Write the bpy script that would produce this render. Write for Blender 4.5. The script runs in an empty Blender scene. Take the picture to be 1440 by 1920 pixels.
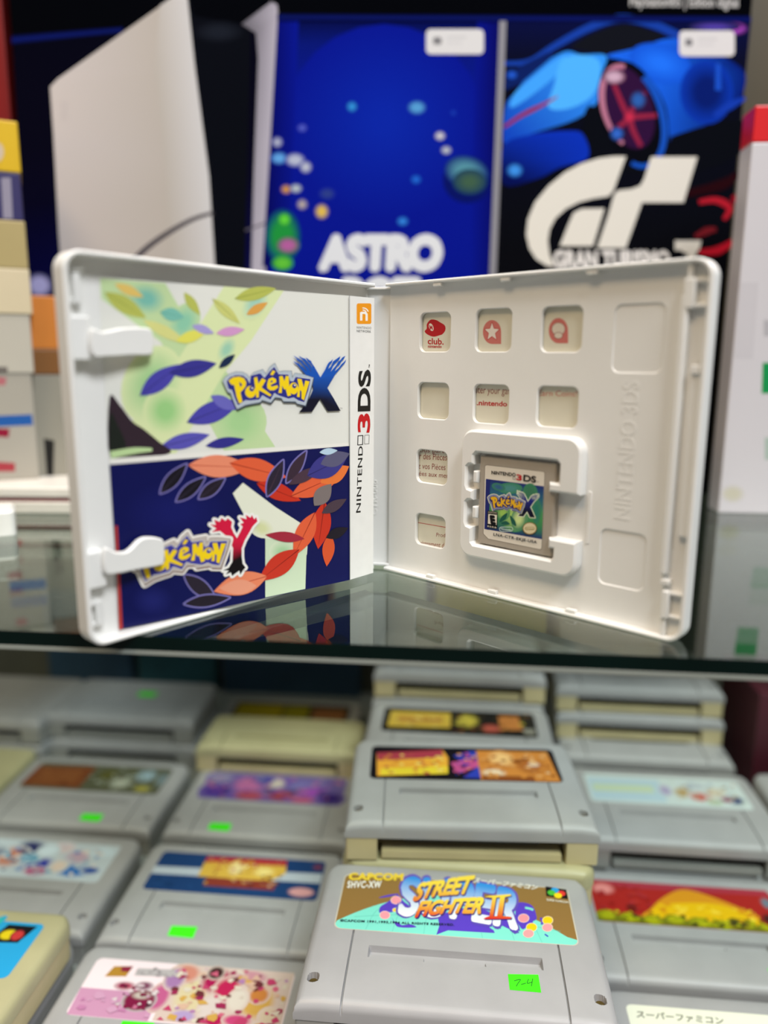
import bpy, bmesh, math, random
import numpy as np
from mathutils import Vector, Matrix
from mathutils.geometry import tessellate_polygon

# ------------------------------------------------------------------ camera, world, lights, exposure
# all lengths below are millimetres; MM turns them into metres
MM = 0.001
F_PX, PITCH, ROLL, HC = 1440.0, math.radians(11.135), math.radians(0.389), 92.14
sc = bpy.context.scene
COL = sc.collection
cam_d = bpy.data.cameras.new('camera'); cam = bpy.data.objects.new('camera', cam_d); COL.objects.link(cam)
sc.camera = cam
cam_d.sensor_fit = 'VERTICAL'; cam_d.sensor_height = 36.0; cam_d.lens = 36.0 * F_PX / 1920.0
cam_d.clip_start = 0.01; cam_d.clip_end = 20.0
fwd = Vector((0, math.cos(PITCH), -math.sin(PITCH))); up0 = Vector((0, math.sin(PITCH), math.cos(PITCH)))
rt0 = Vector((1, 0, 0))
rt = rt0 * math.cos(ROLL) + up0 * math.sin(ROLL); up = up0 * math.cos(ROLL) - rt0 * math.sin(ROLL)
M = Matrix((rt, up, -fwd)).transposed().to_4x4(); M.translation = Vector((0, 0, HC * MM))
cam.matrix_world = M
cam_d.dof.use_dof = True; cam_d.dof.focus_distance = 0.318; cam_d.dof.aperture_fstop = 3.5

sc.view_settings.view_transform = 'Standard'; sc.view_settings.look = 'None'
sc.view_settings.exposure = 0.0; sc.view_settings.gamma = 1.0; sc.view_settings.use_curve_mapping = False

w = bpy.data.worlds.new('shop_light'); sc.world = w; w.use_nodes = True
w.node_tree.nodes['Background'].inputs[0].default_value = (1.0, 0.96, 0.9, 1)
w.node_tree.nodes['Background'].inputs[1].default_value = 0.18

def area(name, loc, target, size, energy, color):
    l = bpy.data.lights.new(name, 'AREA'); l.shape = 'RECTANGLE'; l.size, l.size_y = size; l.energy = energy; l.color = color
    o = bpy.data.objects.new(name, l); COL.objects.link(o); o.location = loc
    o.rotation_euler = (Vector(target) - Vector(loc)).to_track_quat('-Z', 'Y').to_euler()
    return o
area('ceiling_lamp_front', (0.75, -0.75, 1.75), (0.0, 0.30, 0.0), (0.9, 0.5), 48, (0.95, 0.97, 1.0))
area('ceiling_lamp_rear', (-0.75, -0.55, 1.75), (0.0, 0.30, 0.0), (0.9, 0.5), 20, (1.0, 0.75, 0.48))
area('ceiling_lamp_above', (0.05, 0.22, 1.9), (0.0, 0.30, 0.0), (1.3, 0.5), 24, (1.0, 0.97, 0.96))

# ------------------------------------------------------------------ helpers
def lin(c):
    c = c.lstrip('#'); out = []
    for i in (0, 2, 4):
        v = int(c[i:i + 2], 16) / 255.0
        out.append(v / 12.92 if v <= 0.04045 else ((v + 0.055) / 1.055) ** 2.4)
    return tuple(out)

def nt(name):
    m = bpy.data.materials.new(name); m.use_nodes = True
    return m, m.node_tree, m.node_tree.nodes['Principled BSDF']

MATS = {}
def mat(name, hexc, rough=0.4, var=0.04, scale=120.0, bump=0.0, metal=0.0, spec=0.5, coat=0.0):
    if name in MATS: return MATS[name]
    m, t, b = nt(name); c = lin(hexc)
    b.inputs['Roughness'].default_value = rough; b.inputs['Metallic'].default_value = metal
    b.inputs['Specular IOR Level'].default_value = spec; b.inputs['Coat Weight'].default_value = coat
    tc = t.nodes.new('ShaderNodeTexCoord'); nz = t.nodes.new('ShaderNodeTexNoise'); nz.inputs['Scale'].default_value = scale
    nz.inputs['Detail'].default_value = 4
    t.links.new(tc.outputs['Object'], nz.inputs['Vector'])
    rp = t.nodes.new('ShaderNodeValToRGB')
    rp.color_ramp.elements[0].position = 0.3; rp.color_ramp.elements[1].position = 0.7
    rp.color_ramp.elements[0].color = (*[max(0, x * (1 - var)) for x in c], 1)
    rp.color_ramp.elements[1].color = (*[min(1, x * (1 + var)) for x in c], 1)
    t.links.new(nz.outputs['Fac'], rp.inputs['Fac']); t.links.new(rp.outputs['Color'], b.inputs['Base Color'])
    if bump:
        n2 = t.nodes.new('ShaderNodeTexNoise'); n2.inputs['Scale'].default_value = 2500
        t.links.new(tc.outputs['Object'], n2.inputs['Vector'])
        bp = t.nodes.new('ShaderNodeBump'); bp.inputs['Strength'].default_value = bump; bp.inputs['Distance'].default_value = 0.0001
        t.links.new(n2.outputs['Fac'], bp.inputs['Height']); t.links.new(bp.outputs['Normal'], b.inputs['Normal'])
    MATS[name] = m
    return m

def print_mat(name, rough, spec):
    m, t, b = nt(name); a = t.nodes.new('ShaderNodeAttribute'); a.attribute_name = 'ink'
    t.links.new(a.outputs['Color'], b.inputs['Base Color'])
    b.inputs['Roughness'].default_value = rough; b.inputs['Specular IOR Level'].default_value = spec
    return m
INK = print_mat('printed_paper_ink', 0.38, 0.22)
INKC = print_mat('printed_carton_ink', 0.55, 0.0)

def link(o, parent=None):
    COL.objects.link(o)
    if parent is not None: o.parent = parent
    return o

def tag(o, label=None, cat=None, group=None, kind=None):
    if label: o['label'] = label
    if cat: o['category'] = cat
    if group: o['group'] = group
    if kind: o['kind'] = kind
    return o

def empty(name, loc, rz=0.0):
    o = bpy.data.objects.new(name, None); COL.objects.link(o); o.empty_display_size = 0.01
    o.location = Vector(loc) * MM; o.rotation_euler = (0, 0, rz)
    return o

class MB:
    """collects polygons in mm, in some local frame"""
    def __init__(s): s.v = []; s.f = []
    def add(s, vs, fs):
        k = len(s.v); s.v += [tuple(p) for p in vs]; s.f += [tuple(k + i for i in f) for f in fs]; return s
    def box(s, a, b):
        (x0, y0, z0), (x1, y1, z1) = a, b
        return s.add([(x0, y0, z0), (x1, y0, z0), (x1, y1, z0), (x0, y1, z0), (x0, y0, z1), (x1, y0, z1), (x1, y1, z1), (x0, y1, z1)],
                     [(0, 3, 2, 1), (4, 5, 6, 7), (0, 1, 5, 4), (1, 2, 6, 5), (2, 3, 7, 6), (3, 0, 4, 7)])
    def prism(s, loops, z0, z1, ch=0.0, bottom=True):
        """extrude 2-D loops (first outer, others holes) from z0 to z1 with a chamfer on the z1 side"""
        L = []
        for i, lp in enumerate(loops):
            lp = [tuple(p) for p in lp]
            if (area2(lp) > 0) != (i == 0): lp = lp[::-1]
            L.append(lp)
        top = [offset_in(lp, ch) if ch else lp for lp in L]
        base = [(p[0], p[1], z0) for lp in L for p in lp]
        mid = [(p[0], p[1], z1 - ch) for lp in L for p in lp]
        tp = [(p[0], p[1], z1) for lp in top for p in lp]
        n = len(base); fs = []; k = 0
        for lp in L:
            m = len(lp)
            for i in range(m):
                j = (i + 1) % m
                fs.append((k + i, k + j, n + k + j, n + k + i))
                if ch: fs.append((n + k + i, n + k + j, 2 * n + k + j, 2 * n + k + i))
            k += m
        tris = tess(top); off = 2 * n if ch else n
        fs += [tuple(off + i for i in t) for t in tris]
        if bottom: fs += [tuple(i for i in t[::-1]) for t in tris]
        return s.add(base + mid + (tp if ch else []), fs)
    def build(s, name, material, parent=None, frame=None, bevel=0.0, smooth=30, weld=True):
        """frame: function local (x,y,z) mm -> world mm; the parent's location is subtracted"""
        vs = [frame(*p) for p in s.v] if frame else s.v
        o0 = Vector((0, 0, 0))
        if parent is not None and frame is not None: o0 = parent.location
        me = bpy.data.meshes.new(name)
        me.from_pydata([Vector(p) * MM - o0 for p in vs], [], s.f)
        bm = bmesh.new(); bm.from_mesh(me)
        if weld: bmesh.ops.remove_doubles(bm, verts=bm.verts, dist=1e-6)
        bmesh.ops.recalc_face_normals(bm, faces=bm.faces); bm.to_mesh(me); bm.free()
        me.materials.append(material)
        if smooth:
            me.polygons.foreach_set('use_smooth', [True] * len(me.polygons)); me.set_sharp_from_angle(angle=math.radians(smooth))
        o = link(bpy.data.objects.new(name, me), parent)
        if bevel:
            b = o.modifiers.new('edge_round', 'BEVEL'); b.width = bevel * MM; b.segments = 2; b.limit_method = 'ANGLE'; b.angle_limit = math.radians(50)
        return o

def area2(p): return 0.5 * sum(p[i][0] * p[(i + 1) % len(p)][1] - p[(i + 1) % len(p)][0] * p[i][1] for i in range(len(p)))
def offset_in(lp, d):
    out = []; n = len(lp)
    for i in range(n):
        a, b, c = lp[i - 1], lp[i], lp[(i + 1) % n]
        e1 = Vector((b[0] - a[0], b[1] - a[1])); e2 = Vector((c[0] - b[0], c[1] - b[1]))
        if e1.length < 1e-9 or e2.length < 1e-9: out.append(b); continue
        e1.normalize(); e2.normalize()
        n1 = Vector((-e1.y, e1.x)); n2 = Vector((-e2.y, e2.x)); m = n1 + n2
        k = max(0.35, 1 + n1.dot(n2))
        out.append((b[0] + m.x * d / k, b[1] + m.y * d / k))
    return out
def tess(loops):
    return [tuple(t) for t in tessellate_polygon([[Vector((p[0], p[1], 0)) for p in lp] for lp in loops])]

def rrect(x0, y0, x1, y1, r, n=6):
    rs = r if isinstance(r, (tuple, list)) else (r, r, r, r)   # corners: x0y0, x1y0, x1y1, x0y1
    out = []
    for (cx, cy, sx, sy, a0), rr in zip(((x0, y0, 1, 1, 180), (x1, y0, -1, 1, 270), (x1, y1, -1, -1, 0), (x0, y1, 1, -1, 90)), rs):
        if rr < 1e-6: out.append((cx, cy)); continue
        for k in range(n + 1):
            a = math.radians(a0 + 90 * k / n)
            out.append((cx + sx * rr + rr * math.cos(a), cy + sy * rr + rr * math.sin(a)))
    return out
def ell(cx, cy, rx, ry, n=28, rot=0.0, a0=0.0, a1=360.0):
    c, s_ = math.cos(rot), math.sin(rot); out = []
    m = n if a1 - a0 >= 360 else n + 1
    for i in range(m):
        a = math.radians(a0 + (a1 - a0) * i / n); x, y = rx * math.cos(a), ry * math.sin(a)
        out.append((cx + x * c - y * s_, cy + x * s_ + y * c))
    return out
def cr(pts, n=6, closed=True):
    out = []; m = len(pts)
    for i in range(m if closed else m - 1):
        g = (lambda k: pts[k % m]) if closed else (lambda k: pts[min(max(k, 0), m - 1)])
        p0, p1, p2, p3 = g(i - 1), g(i), g(i + 1), g(i + 2)
        for j in range(n):
            t = j / n
            out.append(tuple(0.5 * (2 * p1[k] + (p2[k] - p0[k]) * t + (2 * p0[k] - 5 * p1[k] + 4 * p2[k] - p3[k]) * t * t + (3 * p1[k] - p0[k] - 3 * p2[k] + p3[k]) * t ** 3) for k in (0, 1)))
    if not closed: out.append(tuple(pts[-1]))
    return out

# --- pinhole model of the photograph, used to lay flat print onto the real planes it belongs to
def ray(px, py):
    a, b = px - 720, py - 960; c, s_ = math.cos(ROLL), math.sin(ROLL)
    x = (c * a + s_ * b) / F_PX; z = -(-s_ * a + c * b) / F_PX
    return Vector((x, math.cos(PITCH) + z * math.sin(PITCH), -math.sin(PITCH) + z * math.cos(PITCH)))
EYE = Vector((0, 0, HC))
class Plane:
    def __init__(s, o, u, v):
        s.o, s.u, s.v = Vector(o), Vector(u).normalized(), Vector(v).normalized(); s.n = s.u.cross(s.v)
        if s.n.dot(EYE - s.o) < 0: s.n = -s.n
    def px(s, x, y):
        r = ray(x, y); P = EYE + r * ((s.o - EYE).dot(s.n) / r.dot(s.n)) - s.o
        return (P.dot(s.u), P.dot(s.v))
    def at(s, a, b, h=0.0): return s.o + s.u * a + s.v * b + s.n * h

TEXT = {}
def text_tris(s, bold=0.0, shear=0.0, space=1.0):
    key = (s, bold, shear, space)
    if key in TEXT: return TEXT[key]
    cu = bpy.data.curves.new('lettering', 'FONT'); cu.body = s; cu.offset = bold; cu.shear = shear; cu.space_character = space
    cu.resolution_u = 4
    o = bpy.data.objects.new('lettering', cu); COL.objects.link(o)
    me = bpy.data.meshes.new_from_object(o.evaluated_get(bpy.context.evaluated_depsgraph_get()))
    v = [(p.co.x, p.co.y) for p in me.vertices]; f = [tuple(p.vertices) for p in me.polygons]
    bpy.data.objects.remove(o); bpy.data.curves.remove(cu); bpy.data.meshes.remove(me)
    TEXT[key] = (v, f); return v, f

LAYER = 0.004
class Ink:
    """flat print: coloured polygons in stacked layers on one plane, coordinates from the photograph (or local mm)"""
    def __init__(s, plane, local=False): s.p = plane; s.local = local; s.v = []; s.c = []; s.f = []; s.k = 0; s.gain = 1.0
    def _pt(s, q): return q if s.local else s.p.px(q[0], q[1])
    def raw(s, pts, faces, cols, lift=None):
        s.k += 1; n = len(s.v)
        for i, (q, c) in enumerate(zip(pts, cols)):
            a = s._pt(q); s.v.append((a[0], a[1], s.k * LAYER + (lift[i] * LAYER if lift else 0.0))); s.c.append(tuple(x * s.gain for x in c))
        if lift: s.k += int(math.ceil(max(lift)))
        s.f += [tuple(n + i for i in f) for f in faces]; return s
    def poly(s, loops, col, grad=None):
        """col: hex; grad=((x0,y0),hex0,(x1,y1),hex1) makes a linear gradient"""
        if not isinstance(loops[0][0], (tuple, list)): loops = [loops]
        pts = [p for lp in loops for p in lp]
        if grad: cols = [gradc(grad, p) for p in pts]
        else: cols = [lin(col)] * len(pts)
        return s.raw(pts, tess(loops), cols)
    def strips(s, lp, grad, n=10):
        """a convex-ish quad a,b,c,d filled with a fine gradient from edge ab to edge dc"""
        a, b, c, d = lp; pts = []; cols = []; fs = []
        for i in range(n + 1):
            t = i / n
            pts += [(a[0] + (d[0] - a[0]) * t, a[1] + (d[1] - a[1]) * t), (b[0] + (c[0] - b[0]) * t, b[1] + (c[1] - b[1]) * t)]
            cc = ramp(grad, t); cols += [cc, cc]
            if i: fs.append((2 * i - 2, 2 * i - 1, 2 * i + 1, 2 * i))
        return s.raw(pts, fs, cols)
    def blob(s, cx, cy, rx, ry, col, edge, rot=0.0, hard=0.45):
        n = 24; o = ell(cx, cy, rx, ry, n, rot); i_ = ell(cx, cy, rx * hard, ry * hard, n, rot)
        a, b = lin(col), lin(edge)
        return s.raw([(cx, cy)] + i_ + o, [(0, 1 + i, 1 + (i + 1) % n) for i in range(n)] + [(1 + i, 1 + n + i, 1 + n + (i + 1) % n, 1 + (i + 1) % n) for i in range(n)], [a] * (n + 1) + [b] * n)
    def stroke(s, pts, w0, col, w1=None, wm=None, smooth=True, closed=False, grad=None):
        P = cr(pts, 6, closed) if smooth else list(pts)
        if closed: P = P + [P[0]]
        n = len(P); w1 = w0 if w1 is None else w1; L = []; R = []
        for i, p in enumerate(P):
            a = P[max(i - 1, 0)]; b = P[min(i + 1, n - 1)]
            d = Vector((b[0] - a[0], b[1] - a[1]))
            d = d.normalized() if d.length > 1e-9 else Vector((1, 0))
            t = i / (n - 1); wd = (w0 + (w1 - w0) * t) if wm is None else ((w0 + (wm - w0) * t * 2) if t < .5 else (wm + (w1 - wm) * (t * 2 - 1)))
            L.append((p[0] - d.y * wd / 2, p[1] + d.x * wd / 2)); R.append((p[0] + d.y * wd / 2, p[1] - d.x * wd / 2))
        pts2 = L + R; fs = [(i, i + 1, n + i + 1, n + i) for i in range(n - 1)]
        cols = [lin(col)] * (2 * n) if not grad else [gradc(grad, p) for p in pts2]
        return s.raw(pts2, fs, cols)
    def outline(s, lp, wd, col):
        n = len(lp); pts = []; fs = []; lift = []
        for i in range(n):
            a, b = lp[i], lp[(i + 1) % n]; d = Vector((b[0] - a[0], b[1] - a[1]))
            if d.length < 1e-9: continue
            d.normalize(); k = len(pts); o = (-d.y * wd / 2, d.x * wd / 2)
            pts += [(a[0] + o[0], a[1] + o[1]), (b[0] + o[0], b[1] + o[1]), (b[0] - o[0], b[1] - o[1]), (a[0] - o[0], a[1] - o[1])]
            fs.append((k, k + 1, k + 2, k + 3)); k = len(pts); lift += [.4 * (i % 3)] * 4 + [1.2 + .4 * (i % 2)] * 8
            pts += ell(a[0], a[1], wd / 2, wd / 2, 8); fs.append(tuple(range(k, k + 8)))
        return s.raw(pts, fs, [lin(col)] * len(pts), lift)
    def text(s, t, bl, br, tl, col, bold=0.0, shear=0.0, space=1.0, warp=None, grad=None, ref=None):
        """map the text's box to the parallelogram bottom-left, bottom-right, top-left"""
        fat = bold if bold > 0.04 else 0.0
        if fat: bold = 0.0
        v, f = text_tris(t, bold, shear, space)
        if fat:
            base_v, base_f = v, f; v = []; f = []
            for q_ in range(9):
                a_ = math.radians(45 * q_); d_ = (0, 0) if q_ == 8 else (fat * math.cos(a_), fat * math.sin(a_))
                n_ = len(v); v = v + [(p[0] + d_[0], p[1] + d_[1]) for p in base_v]; f = f + [tuple(n_ + i for i in t_) for t_ in base_f]
        rv = v
        x0, x1 = min(p[0] for p in v), max(p[0] for p in v); y0, y1 = 0.0, max(p[1] for p in rv)
        pts = []
        for p in v:
            a, b = (p[0] - x0) / (x1 - x0), (p[1] - y0) / (y1 - y0)
            if warp: a, b = warp(a, b)
            pts.append((bl[0] + (br[0] - bl[0]) * a + (tl[0] - bl[0]) * b, bl[1] + (br[1] - bl[1]) * a + (tl[1] - bl[1]) * b))
        cols = [gradc(grad, p) for p in pts] if grad else [lin(col)] * len(pts)
        return s.raw(pts, f, cols, [.4 * (i // len(base_v)) for i in range(len(v))] if fat else None)
    def build(s, name, parent, to_local=None, material=None, base=0.02, label=None):
        me = bpy.data.meshes.new(name); vs = []
        for a, b, h in s.v:
            P = s.p.at(a, b, h + base)
            P = to_local(P) if to_local else P * MM - (parent.location if parent else Vector((0, 0, 0)))
            vs.append(P)
        me.from_pydata(vs, [], s.f)
        at = me.color_attributes.new('ink', 'FLOAT_COLOR', 'POINT')
        at.data.foreach_set('color', np.array([(*c, 1.0) for c in s.c], dtype=np.float32).ravel())
        me.materials.append(material or INK)
        o = link(bpy.data.objects.new(name, me), parent)
        if label: o['label'] = label
        return o
def mixc(a, b, t): return tuple(x + (y - x) * t for x, y in zip(a, b))
def ramp(stops, t):
    """stops: list of (t, hex)"""
    for (t0, c0), (t1, c1) in zip(stops, stops[1:]):
        if t <= t1: return mixc(lin(c0), lin(c1), max(0, (t - t0) / (t1 - t0)))
    return lin(stops[-1][1])
def gradc(g, p):
    a, c0, b, c1 = g; d = (b[0] - a[0], b[1] - a[1]); t = ((p[0] - a[0]) * d[0] + (p[1] - a[1]) * d[1]) / (d[0] ** 2 + d[1] ** 2)
    return mixc(lin(c0), lin(c1), min(1, max(0, t)))
def crop(ox, oy, k):
    """points read off an enlarged view -> photograph pixels"""
    def f(pts):
        if isinstance(pts[0], (tuple, list)): return [(ox + p[0] / k, oy + p[1] / k) for p in pts]
        return (ox + pts[0] / k, oy + pts[1] / k)
    return f
def affine(src, dst):
    A = np.array([[x, y, 1] for x, y in src]); B = np.array(dst, float)
    X = np.linalg.lstsq(A, B, rcond=None)[0]
    def f(pts):
        if isinstance(pts[0], (tuple, list)): return [tuple((np.array([p[0], p[1], 1.0]) @ X).tolist()) for p in pts]
        return tuple((np.array([pts[0], pts[1], 1.0]) @ X).tolist())
    return f

YAW = math.radians(5.2)                      # the cabinet is turned a little to the photographer
E1 = Vector((math.cos(YAW), -math.sin(YAW), 0)); E2 = Vector((math.sin(YAW), math.cos(YAW), 0))
def cab(a, b, z): return E1 * a + E2 * b + Vector((0, 0, z))

# ------------------------------------------------------------------ materials
WHITE = mat('white_case_plastic', '#e9e9e6', 0.32, 0.015, 60)
PAPER = mat('white_paper', '#ecebe6', 0.5, 0.02, 200)
GREY = mat('grey_cartridge_plastic', '#a5a4a6', 0.42, 0.04, 60, bump=0.25)
GREYB = mat('grey_back_shell_plastic', '#979693', 0.45, 0.04, 60, bump=0.25)
CREAM = mat('yellowed_cartridge_plastic', '#b4ae88', 0.42, 0.06, 40, bump=0.25)
BEIGE = mat('yellowed_back_shell_plastic', '#cbbd93', 0.45, 0.06, 40, bump=0.25)
DARK = mat('connector_dark', '#22201c', 0.6)
SCREW = mat('brass_screw', '#7d6a3c', 0.35, metal=0.9)
CARDG = mat('game_card_plastic', '#a9a093', 0.4, 0.03)
GREENS = mat('fluorescent_green_sticker', '#3df000', 0.6, 0.03)

def glass_mat():
    m, t, b = nt('clear_shelf_glass'); t.nodes.remove(b); out = t.nodes['Material Output']
    geo = t.nodes.new('ShaderNodeNewGeometry'); dot = t.nodes.new('ShaderNodeVectorMath'); dot.operation = 'DOT_PRODUCT'
    t.links.new(geo.outputs['Incoming'], dot.inputs[0]); t.links.new(geo.outputs['Normal'], dot.inputs[1])
    def mth(op, a, bb=None):
        n = t.nodes.new('ShaderNodeMath'); n.operation = op
        for i, x in enumerate((a, bb)):
            if x is None: continue
            if isinstance(x, (int, float)): n.inputs[i].default_value = x
            else: t.links.new(x, n.inputs[i])
        return n.outputs[0]
    ab = mth('ABSOLUTE', dot.outputs['Value']); om = mth('SUBTRACT', 1.0, ab); p5 = mth('POWER', om, 4.6)
    fr = mth('ADD', mth('MULTIPLY', p5, 0.96), 0.045)
    tr = t.nodes.new('ShaderNodeBsdfTransparent'); tr.inputs[0].default_value = (0.88, 0.945, 0.91, 1)
    gl = t.nodes.new('ShaderNodeBsdfGlossy'); gl.inputs['Roughness'].default_value = 0.01; gl.inputs[0].default_value = (0.95, 1, 0.97, 1)
    mx = t.nodes.new('ShaderNodeMixShader'); t.links.new(fr, mx.inputs[0]); t.links.new(tr.outputs[0], mx.inputs[1]); t.links.new(gl.outputs[0], mx.inputs[2])
    t.links.new(mx.outputs[0], out.inputs['Surface'])
    return m
GLASS = glass_mat()
GEDGE = mat('dark_green_glass_edge', '#021310', 0.12, 0.2, 30, spec=.2)
GSTRIP = mat('pale_polished_glass_arris', '#8d938c', 0.3, 0.05, 30)
BACK = mat('dark_back_panel', '#5a5a50', 0.6, 0.2, 8)
BOARD = mat('grey_laminate_board', '#8d8f8b', 0.4, 0.04, 15)
POSTM = mat('olive_brown_metal', '#4a4028', 0.5, 0.1, 10)

# ------------------------------------------------------------------ the cabinet
def slab(name, a0, a1, b0, b1, z0, z1, m, parent=None, kind=None, label=None, cat=None):
    o = MB().box((a0, b0, z0), (a1, b1, z1)).build(name, m, parent, frame=lambda x, y, z: cab(x, y, z), smooth=0)
    return tag(o, label, cat, kind=kind)
glass = empty('glass_shelf', cab(0, 238.6, 0)); tag(glass, 'clear glass shelf with dark green front edge under the open game case', 'shelf')
GF = 238.7
g = MB().box((-520, GF + .6, -5.6), (520, 735, 0)).build('glass_pane', GLASS, glass, frame=lambda x, y, z: cab(x, y, z), smooth=0)
MB().box((-520, GF, -5.0), (520, GF + .6, 0.0)).build('front_edge', GEDGE, glass, frame=lambda x, y, z: cab(x, y, z), smooth=0)
MB().prism([[(-6.5, GF - .3), (-5.0, GF - .3), (-5.0, GF + .6), (-6.5, GF + .6)]], -520, 520).build('lower_arris', GSTRIP, glass, frame=lambda z, y, x: cab(x, y, z), smooth=0)
slab('lower_shelf', -620, 620, 150, 740, -264, -246, BOARD, label='grey board shelf carrying the rows of game cartridges', cat='shelf')
slab('wall_back', -700, 700, 741, 756, -300, 800, BACK, kind='structure')
slab('wall_left', -640, -622, 150, 740, -300, 800, BACK, kind='structure')
slab('wall_right', 622, 640, 150, 740, -300, 800, BACK, kind='structure')

# ------------------------------------------------------------------ the open game case
TL, TR_ = math.radians(42.067), math.radians(47.328)
HL, HR = Vector((-8.397, 339.98, 0)), Vector((3.131, 338.282, 0))
UL, NL = Vector((-math.sin(TL), -math.cos(TL), 0)), Vector((math.cos(TL), -math.sin(TL), 0))
UR, NR = Vector((math.sin(TR_), -math.cos(TR_), 0)), Vector((-math.cos(TR_), -math.sin(TR_), 0))
ZV = Vector((0, 0, 1))
W_, H_ = 136.0, 124.0
LF = lambda u, v, n: HL + UL * u + NL * n + ZV * v
RF = lambda u, v, n: HR + UR * u + NR * n + ZV * v
pl = lambda n: Plane(LF(0, 0, n), UL, ZV)
pr = lambda n: Plane(RF(0, 0, n), UR, ZV)
case = empty('game_case', (-2.6, 339, 0)); tag(case, 'open white plastic game case standing on the glass shelf', 'game case')

def ushape(u0, r, t, uw):
    """U-shaped rim: top, outer and bottom walls of one half"""
    out = [(u0, 0)] + rrect(u0, 0, W_, H_, (0, r, r, 0), 8)[1:-1] + [(u0, H_)]
    inn = [(u0, H_ - t)] + [p for p in reversed(rrect(u0, t, W_ - uw, H_ - t, (0, r - t, r - t, 0), 8)[1:-1])] + [(u0, t)]
    return out + inn
fc = MB().prism([rrect(0, 0, W_, H_, (0, 6, 6, 0), 8)], 0, 1.2)
fc.prism([ushape(1.0, 6, 1.5, 1.7)], 1.2, 6.6, ch=0.45)
fcov = fc.build('front_cover', WHITE, case, frame=LF)
MB().prism([rrect(124.2, 2.0, 127.4, 122.0, .8, 3)], 1.2, 6.0, ch=0.5).build('inner_rail', WHITE, fcov, frame=LF).parent = fcov
def sub(mb, name, parent, frame, m=WHITE, **k):
    o = mb.build(name, m, case, frame=frame, **k); o.parent = parent; return o
bpy.data.objects['inner_rail'].location = (0, 0, 0)
for v0, v1 in ((91.5, 105.0), (19.0, 31.5)):
    sub(MB().prism([rrect(127.6, v0, 134.4, v1, .8, 3)], 1.2, 4.9, ch=0.6), 'latch_block', fcov, LF)
for u0, v0, u1, v1, n1 in ((129.2, 108.5, 131.6, 117.5, 3.6), (131.6, 108.5, 133.4, 110.2, 3.2), (129.0, 6.0, 131.6, 14.5, 3.8), (131.6, 6.0, 133.6, 7.6, 3.4), (131.6, 12.8, 133.6, 14.5, 3.4), (127.6, 118.2, 134.4, 119.2, 3.0)):
    sub(MB().prism([rrect(u0, v0, u1, v1, .4, 2)], 1.2, n1, ch=0.3), 'latch_catch', fcov, LF)
P5 = pl(5.4)
c1 = crop(80, 440, 4.0); c3 = crop(100, 820, 4.2353)
clip_a = [P5.px(*q) for q in cr(c1([(350, 712), (430, 728), (520, 712), (600, 698), (770, 700), (815, 745), (818, 860), (790, 905), (650, 908), (480, 918), (360, 905)]), 4)]
clip_b = [P5.px(*q) for q in cr(c3([(395, 880), (480, 905), (560, 905), (610, 870), (660, 818), (720, 790), (820, 795), (866, 832), (868, 985), (820, 1018), (640, 1050), (500, 1078), (395, 1070)]), 4)]
for cl in (clip_a, clip_b):
    sub(MB().prism([cl], 5.0, 6.7, ch=0.5), 'retaining_clip', fcov, LF)

# spine
SD = (HR - HL); SW = SD.length; SU = SD.normalized(); SN = Vector((SU.y, -SU.x, 0))
if SN.y > 0: SN = -SN
SF = lambda u, v, n: HL + SU * u + SN * n + ZV * v
sp = MB().box((0.25, 1.2, -0.6), (SW - 0.25, 122.8, 0.5)).box((0.6, 1.2, .5), (SW - .6, 2.3, 2.8)).box((0.6, 121.7, .5), (SW - .6, 122.8, 2.2))
spine = sp.build('spine', WHITE, case, frame=SF, bevel=0.25)
sub(MB().box((SW - 1.0, 1.5, .5), (SW - .4, 122.5, 0.95)), 'fold_ridge', spine, SF)

# tray half
tray_holes = [(17.3, 96.0, 33.0, 111.4), (45.5, 95.9, 61.8, 111.8), (74.8, 95.7, 91.0, 111.5), (16.7, 68.7, 32.9, 83.4), (45.4, 68.5, 61.8, 83.4), (74.3, 68.9, 91.0, 83.5), (16.6, 41.6, 32.9, 55.5), (16.5, 14.4, 32.6, 27.9)]
emb = [(103.2, 88.9, 120.3, 111.0), (103.0, 14.4, 119.6, 34.2)]
tb = MB().prism([rrect(0, 0, W_, H_, (0, 6, 6, 0), 8)], 0, 0.35)
tb.prism([rrect(0.4, .6, W_ - .6, H_ - .6, (0, 5.5, 5.5, 0), 8)] + [rrect(*h, 2.6, 5) for h in tray_holes] + [rrect(*h, 2.4, 5) for h in emb], 0.7, 2.2, ch=0.35)
tb.prism([ushape(0.6, 6, 1.3, 1.6)], 0.3, 5.6, ch=0.4)
tray = tb.build('tray', WHITE, case, frame=RF)
for e in emb:
    sub(MB().prism([rrect(e[0] - .2, e[1] - .2, e[2] + .2, e[3] + .2, 2.4, 5)], 0.8, 1.75), 'recess_floor', tray, RF)
for u0, v0, u1, v1, n1 in ((126.2, 22.5, 128.6, 113.0, 5.2),):
    sub(MB().prism([rrect(u0, v0, u1, v1, .8, 3)], 2.2, n1, ch=0.6), 'inner_rail', tray, RF)
sub(MB().prism([rrect(130.9, 36.0, 134.6, 91.5, .5, 3)], 2.2, 4.2, ch=0.4), 'latch_bar', tray, RF)
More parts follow.
